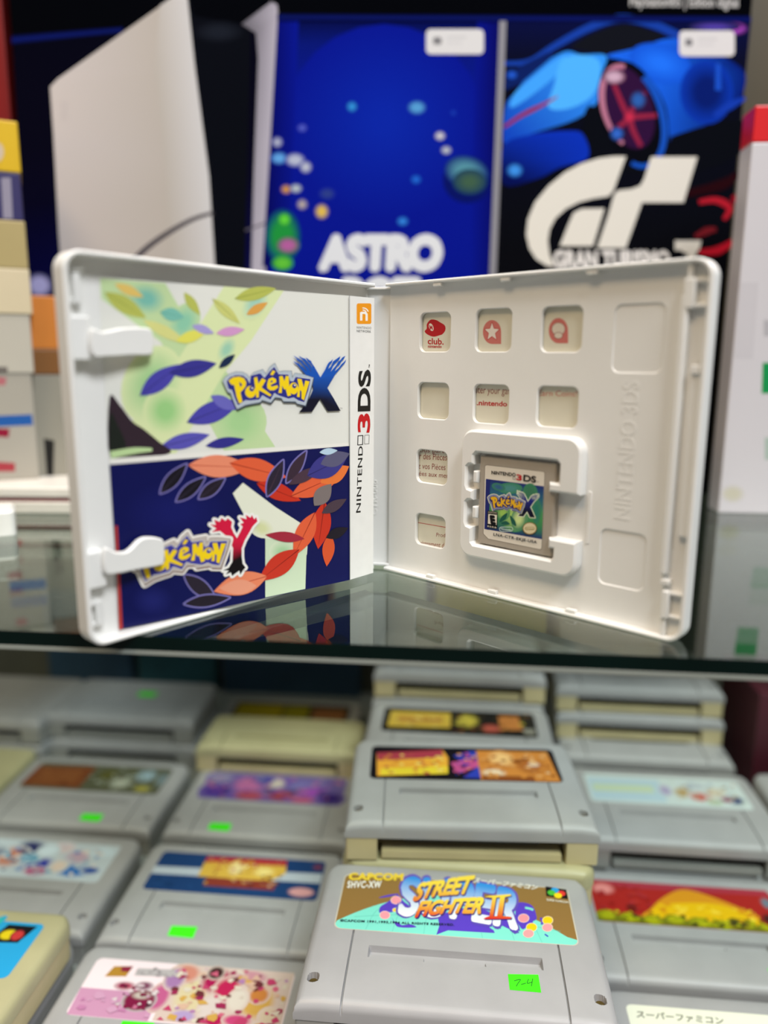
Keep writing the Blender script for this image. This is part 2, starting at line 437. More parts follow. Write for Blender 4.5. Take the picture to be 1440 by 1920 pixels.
for u0, v0, u1, v1, n1 in ((127.0, 108.8, 130.4, 118.0, 5.3), (130.4, 109.0, 134.4, 110.2, 4.4), (130.4, 116.6, 134.4, 117.8, 4.4), (127.4, 118.0, 129.0, 122.7, 4.6),
                           (127.6, 7.6, 130.0, 17.2, 5.3), (130.0, 15.8, 134.2, 17.0, 4.4), (130.0, 7.8, 134.2, 9.0, 4.4), (126.6, 19.0, 129.6, 21.0, 4.8), (127.4, 1.3, 129.2, 7.6, 4.6), (131.0, 88.6, 134.4, 91.5, 5.0)):
    sub(MB().prism([rrect(u0, v0, u1, v1, .4, 2)], 2.2, n1, ch=0.35), 'latch_catch', tray, RF)
for u in (26, 58, 93): 
    sub(MB().prism([rrect(u, 121.2, u + 4.2, 122.8, .3, 2)], 3.6, 5.2, ch=0.3), 'rim_nub', tray, RF)
    sub(MB().prism([rrect(u - 1, 1.2, u + 3.2, 2.8, .3, 2)], 3.6, 5.2, ch=0.3), 'rim_nub', tray, RF)
# raised C-shaped holder of the game card
hold = [(49.4, 15.0)] + rrect(43.3, 15.0, 96.0, 66.0, (5.5, 5.5, 5.5, 5.5), 6)
outer = rrect(43.4, 15.0, 96.0, 66.0, 5.5, 6)
# cut the opening on the right between v 28.6 and 45.6
right_hi = [p for p in outer if p[1] > 45.6]; 
ol = rrect(43.4, 15.0, 96.0, 66.0, 5.5, 6)
bl_ = ol[:7]; br_ = ol[7:14]; tr_ = ol[14:21]; tl_ = ol[21:28]
cshape = bl_ + br_ + [(96.0, 28.6), (84.3, 28.6), (84.3, 24.6), (86.4, 24.6), (86.4, 21.5), (85.6, 20.4), (50.6, 20.4), (49.6, 21.4), (49.6, 27.2), (47.0, 27.8), (46.4, 29.0), (46.4, 37.0), (47.4, 38.0), (49.6, 38.2), (49.6, 42.2), (47.0, 42.8), (46.4, 44.0), (46.4, 51.2), (47.4, 52.2), (49.6, 52.4), (49.6, 56.0), (50.8, 57.2), (86.2, 57.2), (87.4, 56.0), (87.4, 49.2), (83.4, 49.2), (83.4, 45.6), (96.0, 45.6)] + tr_ + tl_
holder = MB().prism([cshape], 2.1, 6.9, ch=0.9).build('card_holder', WHITE, case, frame=RF)
for v0 in (31.0, 45.2):
    sub(MB().prism([rrect(49.3, v0, 51.5, v0 + 4.8, .5, 3)], 2.2, 6.6, ch=0.5), 'spring_pin', holder, RF)
sub(MB().prism([rrect(97.0, 27.6, 98.6, 47.0, .6, 3)], 2.1, 2.45, ch=0.15), 'finger_ridge', holder, RF)

def solid_text(s, name, frame, box, n0, n1, m, parent, vertical=False, bold=0.0, space=1.0):
    """raised lettering: flat letters with side walls; box = (a0, b0, a1, b1) on the frame; vertical reads upwards"""
    v, f = text_tris(s, bold, 0.0, space)
    x0, x1 = min(p[0] for p in v), max(p[0] for p in v); y0, y1 = min(p[1] for p in v), max(p[1] for p in v)
    q = []
    for p in v:
        a, b = (p[0] - x0) / (x1 - x0), (p[1] - y0) / (y1 - y0)
        q.append((box[0] + (1 - b) * (box[2] - box[0]), box[1] + a * (box[3] - box[1])) if vertical else (box[0] + a * (box[2] - box[0]), box[1] + b * (box[3] - box[1])))
    n = len(q); e = {}
    for t in f:
        for i in range(len(t)):
            k = (t[i], t[(i + 1) % len(t)]); e[k] = 1
    walls = [(a, b, n + b, n + a) for a, b in e if (b, a) not in e]
    mb = MB(); mb.add([(a, b, n1) for a, b in q] + [(a, b, n0) for a, b in q], list(f) + walls)
    o = mb.build(name, m, case, frame=frame, smooth=0, weld=False); o.parent = parent
    return o
solid_text('NINTENDO 3DS', 'raised_lettering', RF, (107.4, 38.5, 113.4, 86.0), 2.1, 2.29, WHITE, tray, True, 0.015)
solid_text('CTR-006', 'raised_lettering', SF, (2.6, 24.0, 5.4, 40.0), 0.5, 0.72, WHITE, spine, True, 0.01)

# leaflet behind the tray windows
leaf = MB().prism([rrect(4, 5, 100, 119, .5, 2)], 0.42, 0.5).build('paper_leaflet', mat('cream_leaflet_paper', '#d9d5c2', 0.55, 0.02, 100), None, frame=RF)
tag(leaf, 'cream paper leaflet with red print showing through the tray windows', 'leaflet')
def flush():
    global ink
    ink.build('red_print', leaf, base=0.0); ink = Ink(pr(0.52))
ink = Ink(pr(0.52)); RED = '#b5151c'; ROSE = '#c9736b'; BROWN = '#8f4a43'
c5 = crop(700, 460, 4.0); c6 = crop(1030, 460, 4.0); c7 = crop(700, 780, 3.6)
ink.poly(cr(c5([(385, 645), (400, 625), (402, 590), (430, 558), (470, 560), (500, 577), (535, 600), (540, 635), (520, 665), (495, 675), (450, 685), (405, 668)]), 5), RED)
ink.poly(ell(*c5((434, 614)), 4.0, 7.5, 20, -0.35), '#e6dfd2')
ink.text('M', c5((424, 630)), c5((446, 634)), c5((420, 598)), RED, 0.03)
ink.text('club.', c5((408, 740)), c5((527, 744)), c5((408, 694)), RED, 0.02)
ink.text('nintendo', c5((410, 768)), c5((512, 769)), c5((410, 746)), RED, 0.02)
flush()
def badge(i_, cx, cy, r, dx):
    i_.poly(ell(cx, cy, r * .98, r * 1.28, 28), ROSE)
    i_.poly([(cx, cy), (cx + r * .98, cy), (cx + r * .98, cy + r * 1.28), (cx, cy + r * 1.28)], ROSE)
bx, by = c5((890, 650)); badge(ink, bx, by, 17.5, 0)
star = [];
for i in range(10):
    a = math.radians(-90 + 36 * i); r_ = 17.0 if i % 2 == 0 else 7.6
    star.append((bx + r_ * .82 * math.cos(a), by + r_ * 1.02 * math.sin(a)))
ink.outline(star, 2.0, RED); ink.poly(star, '#e2d8cc')
flush()
bx, by = c6((68, 640)); badge(ink, bx, by, 18.5, 0)
ink.poly(ell(bx, by - 3, 12.5, 12, 24), '#d8cdbd'); ink.outline(ell(bx, by - 3, 12.5, 12, 24), 1.0, BROWN)
ink.poly(ell(bx, by + 9, 8, 6, 20), '#d8cdbd'); ink.outline(ell(bx, by + 9, 8, 6, 20), 1.0, BROWN)
flush()
# the printed lines run on behind the tray, so only a piece of each shows in its window
ink.text('nter your gam', c5((760, 1108)), c5((1040, 1118)), c5((762, 1066)), BROWN, 0.0)
ink.text('.nintendo', c5((776, 1198)), c5((1003, 1208)), c5((777, 1160)), RED, 0.025)
flush()
ink.text('Earn Coins!', c5((1236, 1128)), c6((205, 1134)), c5((1238, 1086)), ROSE, 0.0)
flush()
ink.text('nous part de', c7((290, 242)), c7((540, 254)), c7((290, 210)), BROWN)
ink.text('r des Pièces', c7((310, 290)), c7((496, 300)), c7((312, 248)), BROWN)
ink.text('z vos Pièces', c7((303, 355)), c7((486, 365)), c7((305, 316)), BROWN)
ink.text('gées aux mem', c7((288, 400)), c7((520, 420)), c7((290, 370)), BROWN)
flush()
ink.stroke([c7((296, 718)), c7((490, 752))], 1.1, RED, smooth=False)
ink.text('Produ', c7((424, 814)), c7((500, 820)), c7((426, 788)), BROWN)
ink.text('egistrement de', c7((300, 872)), c7((492, 892)), c7((302, 838)), BROWN)
ink.build('red_print', leaf, base=0.0)

# game card
card = MB().prism([rrect(51.5, 20.9, 85.3, 56.0, (.8, .8, .8, .8), 3)], 2.35, 5.2, ch=0.5)
gc = card.build('game_card', CARDG, None, frame=RF)
tag(gc, 'small grey game card with colourful label clipped into the case', 'game card')
q8 = crop(890, 840, 8.4706)
card_base = MB()
PC_ = pr(5.22)
ci = Ink(PC_)
lab = q8([(190, 272), (1095, 378), (1112, 400), (1062, 1590), (1040, 1610), (215, 1440), (140, 1360), (165, 290)])
ci.outline(lab, 1.6, '#6d665c'); ci.poly(lab, '#e3dccf')
art = q8([(180, 490), (1100, 608), (1068, 1450), (155, 1285)])
ci.strips(art, [(0, '#232c77'), (.3, '#2f6e86'), (.55, '#4e9a55'), (.8, '#3c8a58'), (1, '#232c74')], 8)
BLUE = '#26307c'
for x, y, a, b, cc, r in ((560, 640, 200, 90, '#4f8f8c', 0), (880, 720, 120, 160, '#3f7a5c', 0), (640, 1080, 230, 260, '#a9cf6e', 0), (700, 1120, 120, 180, '#cfe39a', 0.2), (450, 1030, 110, 120, '#9cc75e', 0), (980, 1000, 70, 220, '#2e7d6c', 0), (380, 620, 110, 60, '#37628f', 0.3)):
    p = q8((x, y)); ci.blob(p[0], p[1], a / 8.47, b / 8.47, cc, '#3f8763', r, .3)
ci.strips(q8([(180, 490), (250, 498), (225, 1300), (155, 1285)]), [(0, '#222a72'), (1, '#222a72')], 1)
for lp in ([(395, 1180), (430, 1090), (520, 1030), (490, 1130)], [(560, 1070), (640, 1150), (660, 1240), (590, 1190)], [(420, 1190), (500, 1160), (560, 1210), (470, 1220)]):
    ci.poly(cr(q8(lp), 4), '#1f5a4c')

# the word-mark lettering, traced once and reused
LG = crop(410, 650, 5.76)
WM_SIL = [(35, 370), (60, 330), (110, 295), (180, 272), (250, 275), (300, 300), (318, 335), (370, 280), (465, 245), (505, 295), (540, 225), (597, 178), (640, 270), (690, 262), (778, 262), (785, 335), (815, 285), (900, 297), (1015, 335), (990, 440), (960, 540), (930, 635), (840, 615), (820, 592), (690, 590), (670, 555), (600, 545), (555, 605), (460, 575), (440, 600), (350, 615), (280, 630), (190, 675), (165, 620), (120, 500), (90, 490)]
WM_BLU = [(75, 375), (110, 330), (180, 305), (255, 310), (300, 345), (325, 395), (338, 312), (440, 285), (485, 335), (540, 265), (592, 215), (640, 296), (745, 300), (765, 370), (798, 372), (820, 325), (985, 350), (960, 470), (915, 600), (850, 580), (800, 548), (745, 562), (640, 528), (592, 500), (552, 575), (465, 525), (430, 572), (330, 582), (280, 578), (200, 635), (165, 560), (135, 470), (95, 455)]
WM_LET = [
    [[(98, 365), (150, 330), (215, 322), (265, 340), (290, 385), (284, 425), (255, 465), (226, 492), (248, 597), (212, 612), (185, 540), (158, 415), (125, 408)], [(210, 385), (232, 390), (245, 412), (228, 438)]],
    [ell(335, 488, 58, 64, 24), ell(348, 455, 27, 28, 18)],
    [[(372, 335), (405, 325), (420, 398), (460, 340), (502, 362), (455, 440), (562, 520), (545, 537), (450, 482), (425, 470), (425, 545), (398, 552), (385, 440)]],
    [[(546, 302), (574, 253), (604, 266), (576, 308)]],
    [[(513, 405), (528, 352), (570, 330), (610, 350), (612, 385), (553, 412), (560, 432), (625, 415), (634, 440), (592, 470), (545, 472), (515, 445)], [(545, 388), (558, 364), (576, 368), (573, 382)]],
    [[(645, 320), (680, 315), (700, 372), (716, 315), (748, 318), (752, 420), (772, 525), (735, 535), (714, 455), (698, 462), (676, 420), (672, 500), (635, 498), (650, 430)]],
    [ell(800, 450, 50, 64, 24), ell(808, 424, 24, 26, 18)],
    [[(840, 345), (885, 350), (910, 440), (925, 365), (972, 375), (940, 480), (912, 580), (885, 560), (885, 480), (868, 470), (865, 545), (835, 540), (855, 420)]]]
X_LET = [(860, 708), (905, 650), (960, 575), (1015, 455), (1002, 395), (925, 295), (885, 250), (848, 205), (815, 180), (798, 148), (830, 172), (862, 185), (880, 205), (905, 222), (940, 270), (935, 245), (915, 215), (895, 195), (875, 168), (850, 158), (830, 130), (798, 95), (840, 118), (865, 140), (890, 150), (915, 185), (945, 208), (968, 235), (990, 278), (985, 250), (960, 215), (940, 190), (915, 160), (895, 140), (870, 122), (855, 98), (895, 120), (925, 130), (948, 160), (968, 185), (985, 200), (1005, 238), (998, 205), (975, 175), (955, 160), (940, 138), (930, 115), (960, 135), (990, 155), (1000, 180), (1025, 215), (1090, 330), (1140, 250), (1165, 195), (1180, 170), (1205, 155), (1225, 132), (1215, 170), (1195, 190), (1175, 240), (1200, 215), (1215, 190), (1225, 160), (1260, 135), (1305, 102), (1298, 135), (1265, 165), (1240, 190), (1225, 215), (1200, 272), (1235, 230), (1260, 200), (1280, 165), (1310, 140), (1325, 118), (1360, 97), (1345, 130), (1320, 155), (1300, 190), (1270, 215), (1245, 265), (1290, 225), (1320, 185), (1345, 165), (1368, 135), (1360, 170), (1330, 205), (1250, 300), (1165, 445), (1235, 560), (1308, 692), (1170, 698), (1088, 565), (1000, 703)]
def wordmark(i_, T, white_halo=None, hw=10.0, sil='#b4bfc9', blue='#2a2f86', yel='#f7d417', dark='#3a4250', out=1.2):
    if white_halo: i_.outline(T(WM_SIL), hw, white_halo)
    S = T(WM_SIL); i_.poly(T([(x + 6, y + 16) for x, y in WM_SIL]), dark); i_.outline(S, out, dark); i_.poly(S, sil)
    B = T(WM_BLU); i_.outline(B, out * .9, '#eef2f6'); i_.poly(B, blue)
    for lt in WM_LET: i_.poly([T(l) for l in lt], yel)
    for x, y in ((352, 447), (813, 416)): i_.poly(T(ell(x, y, 9, 10, 12)), '#f3efe0')
def xletter(i_, T, a='#1453b4', b='#0a0c24', halo=None, hw=6.0):
    X = T(X_LET)
    if halo: i_.outline(X, hw, halo)
    g0 = T((1088, 330)); g1 = T((1060, 560))
    i_.poly(X, None, grad=(g0, a, g1, b))
TC = affine([(98, 365), (970, 375), (1308, 692), (1368, 135), (860, 708)], q8([(255, 790), (762, 885), (965, 1112), (1022, 752), (690, 1068)]))
xletter(ci, TC, '#232a80', '#0b0c25', '#e6efd0', 3.0); wordmark(ci, TC, '#eef0d8', 3.0, sil='#7f86b0', blue='#2c2568', yel='#e9b51e', out=.6)
ci.text('NINTENDO', q8((270, 412)), q8((655, 452)), q8((270, 358)), '#26221f', 0.03, space=1.05)
ci.text('3', q8((662, 500)), q8((752, 520)), q8((665, 410)), '#c01a20', 0.03)
ci.text('DS', q8((775, 520)), q8((978, 548)), q8((778, 420)), '#26221f', 0.035)
ci.outline(q8([(610, 462), (650, 468), (648, 500), (608, 494)]), .6, '#77706a')
ci.text('TM', q8((985, 542)), q8((1022, 548)), q8((985, 526)), '#26221f')
e_ = q8([(208, 992), (368, 1015), (362, 1285), (200, 1258)]); ci.poly(e_, '#0d0f14')
ci.poly(q8([(222, 1045), (358, 1062), (352, 1222), (214, 1200)]), '#e6dfd0')
ci.text('E', q8((258, 1198)), q8((345, 1208)), q8((238, 1060)), '#0d0f14', 0.09)
ci.text('EVERYONE', q8((220, 1028)), q8((356, 1042)), q8((222, 1005)), '#b9b09c', 0.02)
ci.text('ESRB', q8((208, 1250)), q8((352, 1275)), q8((209, 1228)), '#d9d0c0', 0.03, space=1.3)
sx, sy = q8((880, 1275)); gear = []
for i in range(48):
    a = 2 * math.pi * i / 48; r_ = 1.0 if i % 2 else 0.91
    gear.append((sx + 14.0 * r_ * math.cos(a), sy + 12.0 * r_ * math.sin(a)))
ci.poly(gear, '#8a6a2a'); ci.poly(ell(sx, sy, 12, 10.2, 24), '#dfd2ac'); ci.outline(rrect(sx - 9, sy - 2.2, sx + 9, sy + 2.6, 2.3, 4), .7, '#8a7a32')
ci.text('Nintendo', (sx - 8, sy + 1.6), (sx + 8, sy + 2.4), (sx - 8, sy - 1.4), '#8a7a32')
nx, ny = q8((505, 1285)); ci.outline(rrect(nx - 12.5, ny - 3.6, nx + 12.5, ny + 4.2, 3.8, 5), 1.0, '#cfe6dc')
ci.text('Nintendo', (nx - 10, ny + 1.0), (nx + 10, ny + 3.4), (nx - 10, ny - 2.4), '#cfe6dc', 0.02)
ci.text('LNA-CTR-EKJE-USA', q8((302, 1388)), q8((992, 1515)), q8((306, 1345)), '#1d1b1a', 0.025, space=1.12)
ci.build('label', gc, base=0.0, label='printed label with green leaves and yellow lettering')

# ------------------------------------------------------------------ the folded cover sheet tucked under the clips
SL, SC, SR = LF(122.4, 0, 1.35), LF(26.0, 0, 15.6), LF(11.2, 0, 15.35)
def sheet():
    mb = MB(); P = [SL, SC, SR]; vs = []
    for th in (0.0, -0.25):
        for z in (2.0, 117.0):
            for p in P: vs.append(p + NL * th + ZV * z)
    f = [(0, 1, 4, 3), (1, 2, 5, 4), (6, 9, 10, 7), (7, 10, 11, 8), (0, 6, 7, 1), (1, 7, 8, 2), (3, 4, 10, 9), (4, 5, 11, 10), (0, 3, 9, 6), (2, 8, 11, 5)]
    return mb.add(vs, f).build('cover_sheet', PAPER, None, frame=lambda x, y, z: Vector((x, y, z)), smooth=0)
sheet_o = sheet(); tag(sheet_o, 'printed paper cover sheet with two panels held by the case clips', 'cover sheet')
PA = Plane(SL, SC - SL, ZV); PB = Plane(SC, SR - SC, ZV)
si = Ink(PA)
la, lz = (PA.px(187, 520)[0], 0), ((SC - SL).length, 0)
WID = (SC - SL).length
class LocalInk(Ink): pass
def q2(x, y): return (x, y)
# upper panel: white ground with a pale green diagonal cross
def A(a, b):
    """sheet millimetres -> photograph pixel of that spot (so that traced and measured marks mix)"""
    P = PA.at(a, b) - EYE; y = P.y * math.cos(PITCH) - P.z * math.sin(PITCH); z = P.y * math.sin(PITCH) + P.z * math.cos(PITCH)
    u, v = F_PX * P.x / y, -F_PX * z / y; c, s_ = math.cos(ROLL), math.sin(ROLL)
    return (720 + c * u - s_ * v, 960 + s_ * u + c * v)
TLc, TRc, BLc, BRc = A(0, 117), A(WID, 117), A(0, 2), A(WID, 2)
ML, MR = (205, 865), (655, 834)
si.poly([TLc, TRc, MR, ML], '#e4e4dc')
G1, G2, G3, TEAL = '#c3dba4', '#a9d394', '#dce7b0', '#7cbfae'
si.poly([(188, 522), (310, 531), (372, 640), (420, 690), (516, 838), (420, 845), (352, 720), (300, 640), (190, 560)], G1)
si.poly([(420, 537), (532, 545), (470, 640), (420, 700), (330, 850), (258, 855), (240, 800), (330, 680), (380, 600)], G3)
for x, y, a, b, cc, e, r in ((275, 560, 38, 30, TEAL, G1, .3), (345, 605, 28, 40, '#8fcbaa', G1, .5), (285, 720, 55, 75, G2, G3, .4), (310, 770, 42, 45, '#9ccf86', G3, 0), (450, 790, 50, 50, G2, G1, .6), (478, 570, 22, 34, '#a6d3bd', G3, .6), (425, 655, 16, 26, '#9fcfb2', G3, .5), (445, 740, 18, 30, '#b9dba0', G1, .2)):
    si.blob(x, y, a, b, cc, e, r, .3)
# a plain pattern of leaves in the colours of the picture
OL, YE, VI = '#b9bf5c', '#e3e07f', '#4a45a8'
def leafshape(x, y, L, wd, ang, col, vein=None, halo=None):
    c, s_ = math.cos(math.radians(ang)), math.sin(math.radians(ang))
    pts = []
    for t in range(13):
        u_ = t / 12; pts.append((u_ * L, -wd * math.sin(math.pi * u_) ** 0.9 * (1 - .25 * u_)))
    for t in range(11, 0, -1):
        u_ = t / 12; pts.append((u_ * L, wd * math.sin(math.pi * u_) ** 0.9 * (1 - .25 * u_)))
    P = [(x + p[0] * c - p[1] * s_, y + p[0] * s_ + p[1] * c) for p in pts]
    if halo: si.outline(P, 5, halo)
    si.poly(P, col)
    if vein: si.stroke([(x, y), (x + L * .9 * c, y + L * .9 * s_)], 1.6, vein, .5, smooth=False)
for a_ in ((196, 548, 92, 17, 32, OL, '#8f9a3e'), (215, 532, 60, 10, 25, '#e6c46a', None), (268, 600, 96, 12, 28, '#d9d98a', None), (300, 585, 46, 14, 12, TEAL, '#5aa394'), (345, 548, 52, 10, 55, OL, None),
           (398, 560, 70, 11, 42, '#cdd07a', '#9aa04a'), (440, 560, 80, 14, -14, OL, '#8f9a3e'), (462, 590, 46, 9, -30, '#dfa24e', None), (330, 640, 60, 12, -18, '#e3df62', None), (405, 625, 54, 10, -8, '#d59bcb', None), (360, 610, 44, 9, 20, '#a99fd6', None),
           (262, 742, 96, 20, -38, VI, '#2c2a63'), (318, 700, 90, 18, -12, '#3a3790', '#23215c'), (350, 792, 110, 22, -22, VI, '#2c2a63'), (300, 838, 96, 16, -14, '#5a55b4', '#2c2a63'), (395, 742, 56, 13, 28, '#6b68bd', None), (385, 836, 74, 11, -10, '#34318a', None), (410, 690, 40, 8, -40, '#1c2c4c', None)):
    leafshape(*a_)
si.poly(cr([(205, 745), (225, 760), (248, 790), (270, 805), (300, 830), (320, 848), (270, 858), (208, 862)], 4), '#33262f')
si.poly(cr([(206, 775), (222, 800), (236, 840), (208, 858)], 4), '#1f241f')
si.stroke([(207, 853), (250, 845), (285, 843)], 14, '#bcd79c', 6, 12)
# white rule and the dark blue lower panel
si.poly([(ML[0], ML[1] - 5), (MR[0], MR[1] - 4), (MR[0], MR[1] + 2), (ML[0], ML[1] + 6)], '#eceae2')
NAVY = '#0c1150'
si.poly([(205, 871), (655, 836), BRc, BLc], NAVY)
si.blob(330, 960, 100, 60, '#131860', NAVY, 0, .2); si.blob(285, 1125, 40, 30, '#1b2068', NAVY, 0, .2)
si.poly([(436, 925), (455, 905), (515, 950), (578, 990), (575, 1040), (497, 1070), (497, 1010), (470, 990)], '#e6e8d4')
si.poly([(497, 1010), (575, 1010), (572, 1104), (497, 1120)], '#cfe0c0'); si.blob(530, 1035, 26, 22, '#a9cfa0', '#d9e4c6', 0, .3); si.blob(490, 990, 24, 18, '#d7dba6', '#e6e8d4', .4, .3)
# plain leaves again, in the reds and darks of the lower picture
RO, RR, RK, LV = '#e2603a', '#c93420', '#17141d', '#7d76b8'
for a_ in ((300, 925, 74, 13, -48, RK, '#3a3346', LV), (330, 940, 70, 12, -40, RK, '#3a3346', LV), (372, 935, 62, 12, -38, '#241d28', '#3a3346', LV), (345, 1078, 76, 15, 38, '#2a2330', None, LV), (345, 1132, 86, 12, -8, '#241d28', None, LV),
           (352, 872, 120, 24, 2, '#ea8d6c', '#b8412c'), (430, 868, 110, 24, 14, RO, '#8e2217'), (480, 905, 90, 18, 22, RR, '#7a1a14'), (545, 930, 105, 22, -24, RO, '#8e2217'), (600, 905, 62, 18, -30, '#e8783a', None),
           (608, 940, 90, 20, 98, RR, '#7a1a14'), (590, 960, 92, 20, 116, RO, '#8e2217'), (560, 1030, 96, 22, 142, RR, '#7a1a14'), (500, 1080, 104, 24, 164, '#e9855f', '#b8412c'), (570, 1010, 74, 11, 186, '#a3293c', None), (618, 1000, 62, 13, 96, '#d8552c', None), (480, 1098, 70, 16, 176, '#e89a7c', None),
           (500, 930, 74, 13, -66, '#2b2333', '#4b3644', LV), (536, 905, 70, 11, -58, '#3a2a38', None, LV), (540, 908, 72, 12, -28, '#4b3644', None), (575, 892, 84, 24, -26, '#3d3a86', '#26245c'), (600, 870, 58, 16, -20, '#5c5a78', None), (598, 848, 34, 7, -6, '#b9d2e4', None), (588, 948, 52, 17, -52, '#7d7270', None), (602, 962, 54, 11, -30, '#4b3b46', None), (610, 1008, 46, 11, -24, '#1f1a24', None)):
    leafshape(*a_)
# word-marks
c2 = crop(240, 950, 5.5385)
YL = [(845, 182), (905, 188), (888, 132), (945, 155), (965, 115), (1005, 145), (1030, 118), (1075, 155), (1065, 210), (1090, 270), (1125, 325), (1160, 260), (1185, 205), (1158, 180), (1195, 165), (1153, 108), (1225, 128), (1215, 82), (1265, 112), (1280, 85), (1305, 130), (1325, 105), (1338, 150), (1290, 200), (1250, 270), (1205, 350), (1175, 430), (1175, 520), (1185, 590), (1215, 630), (1190, 655), (1160, 705), (1150, 662), (1110, 690), (1075, 718), (1062, 680), (1008, 702), (1040, 660), (980, 660), (1040, 632), (1078, 570), (1085, 430), (1050, 350), (1000, 290), (950, 250), (862, 262), (912, 225)]
Yp = c2(YL); si.outline(Yp, 9, '#f1efe9'); si.poly(Yp, None, grad=(c2((1120, 400)), '#d41840', c2((1120, 520)), '#120c10'))
TY = affine([(372, 335), (575, 255), (972, 375), (912, 580), (215, 612)], c2([(372, 452), (588, 340), (1008, 378), (942, 588), (192, 748)]))
wordmark(si, TY, '#efebe4', 11.0, sil='#bfb6ae', blue='#3a3a98', dark='#7a5a50')
si.text('TM', c2((1192, 672)), c2((1222, 674)), c2((1192, 658)), '#1a1a22')
xletter(si, LG); wordmark(si, LG)
si.text('TM', LG((1300, 672)), LG((1326, 674)), LG((1300, 658)), '#1a1a22')
# dark fold edge and worn red edge of the sheet
si.poly([(214, 985), (219, 985), (229, 1178), (222, 1180)], '#b03a34')
si.stroke([A(WID - .25, 2), A(WID - .25, 117)], 1.2, '#8b8d8c', smooth=False)
si.build('printed_art', sheet_o, base=0.01)
# narrow spine strip of the sheet
st = Ink(PB)
cs = crop(640, 560, 4.571)
ORG = '#f09a1c'
st.poly(rrect(cs((131, 40))[0], cs((131, 40))[1], cs((257, 40))[0], cs((131, 217))[1], 3.5, 5), ORG)
st.poly(cs([(160, 188), (160, 118), (172, 112), (210, 112), (226, 130), (226, 190), (207, 190), (207, 138), (198, 130), (180, 132), (180, 188)]), '#f6f3ec')
for r_, w_ in ((6.5, 2.0), (10.5, 2.0)):
    ctr = cs((185, 118)); st.stroke([(ctr[0] + r_ * math.cos(math.radians(a)), ctr[1] + 2 - r_ * math.sin(math.radians(a))) for a in (95, 70, 45, 20)], w_, '#f6f3ec')
st.text('NINTENDO', cs((132, 257)), cs((256, 262)), cs((132, 237)), '#55534f', 0.0, space=1.15)
st.text('NETWORK', cs((132, 287)), cs((254, 292)), cs((132, 267)), '#3b3936', 0.012, space=1.15)
def vtext(t, b0, b1, x_left, col, bold=0.02, space=1.0):
    """lettering that reads upwards: b0 lower end, b1 upper end of the baseline, x_left the cap line"""
    st.text(t, b0, b1, x_left, col, bold, 0, space)
BK = '#1b1a18'
vtext('NINTEND', cs((164, 1832)), cs((184, 1262)), cs((126, 1836)), BK, 0.012, 1.08)
st.outline(cs([(140, 1254), (182, 1250), (184, 1172), (142, 1176)]), 1.5, BK)
st.outline(cs([(198, 1246), (236, 1243), (238, 1168), (200, 1170)]), 1.0, '#8a8884')
vtext('3', cs((240, 1148)), cs((244, 982)), cs((138, 1152)), '#c3161c', 0.03)
vtext('D', cs((243, 964)), cs((245, 762)), cs((140, 968)), BK, 0.035)
vtext('S', cs((245, 752)), cs((248, 606)), cs((143, 758)), BK, 0.035)
vtext('TM', cs((243, 592)), cs((244, 564)), cs((233, 592)), BK)
st.build('printed_strip', sheet_o, base=0.01)

# ------------------------------------------------------------------ game cartridges on the lower shelf
CW, CL, CT = 64.5, 88.0, 22.0           # half width, length, thickness
LEVEL = {1: -224.0, 2: -202.0, 3: -180.0, 4: -158.0, 5: -136.0}
def half_width(y):
    return CW if y < 79 else CW - 9 + math.sqrt(max(0, 81 - (y - 79) ** 2))
def ztop(x, y):
    z = 0.0; ax = abs(x)
    if y < 22: z -= ((22 - y) / 22) ** 2 * 1.5
    if ax > 52: z -= ((ax - 52) / 12.5) ** 2 * 1.5
    if y > 80: z -= ((y - 80) / 8) ** 2 * .8
    d = min(y, CL - y, max(0, half_width(y) - ax))
    if d < 4: z -= 3.6 * (1 - math.sqrt(max(0, 1 - (1 - d / 4) ** 2)))
    return z
def zrel(x, y):
    z = ztop(x, y); ax = abs(x)
    if abs(ax - 45) < 0.41 and y < 40.3: z -= 1.6
    if ax < 37.2 and 24.4 < y < 31.6:
        e = min(37.2 - ax, y - 24.4, 31.6 - y); z -= min(3.0, e * 5.0)
        if ax > 13.2 and y < 28.6: z += min(min(3.0, e * 5.0), 2.2 if y < 25.7 else 1.6 if y < 27.1 else 1.0)
    if (ax - 58.3) ** 2 + (y - 12.5) ** 2 < 2.45 ** 2: z -= 3.0
    return z
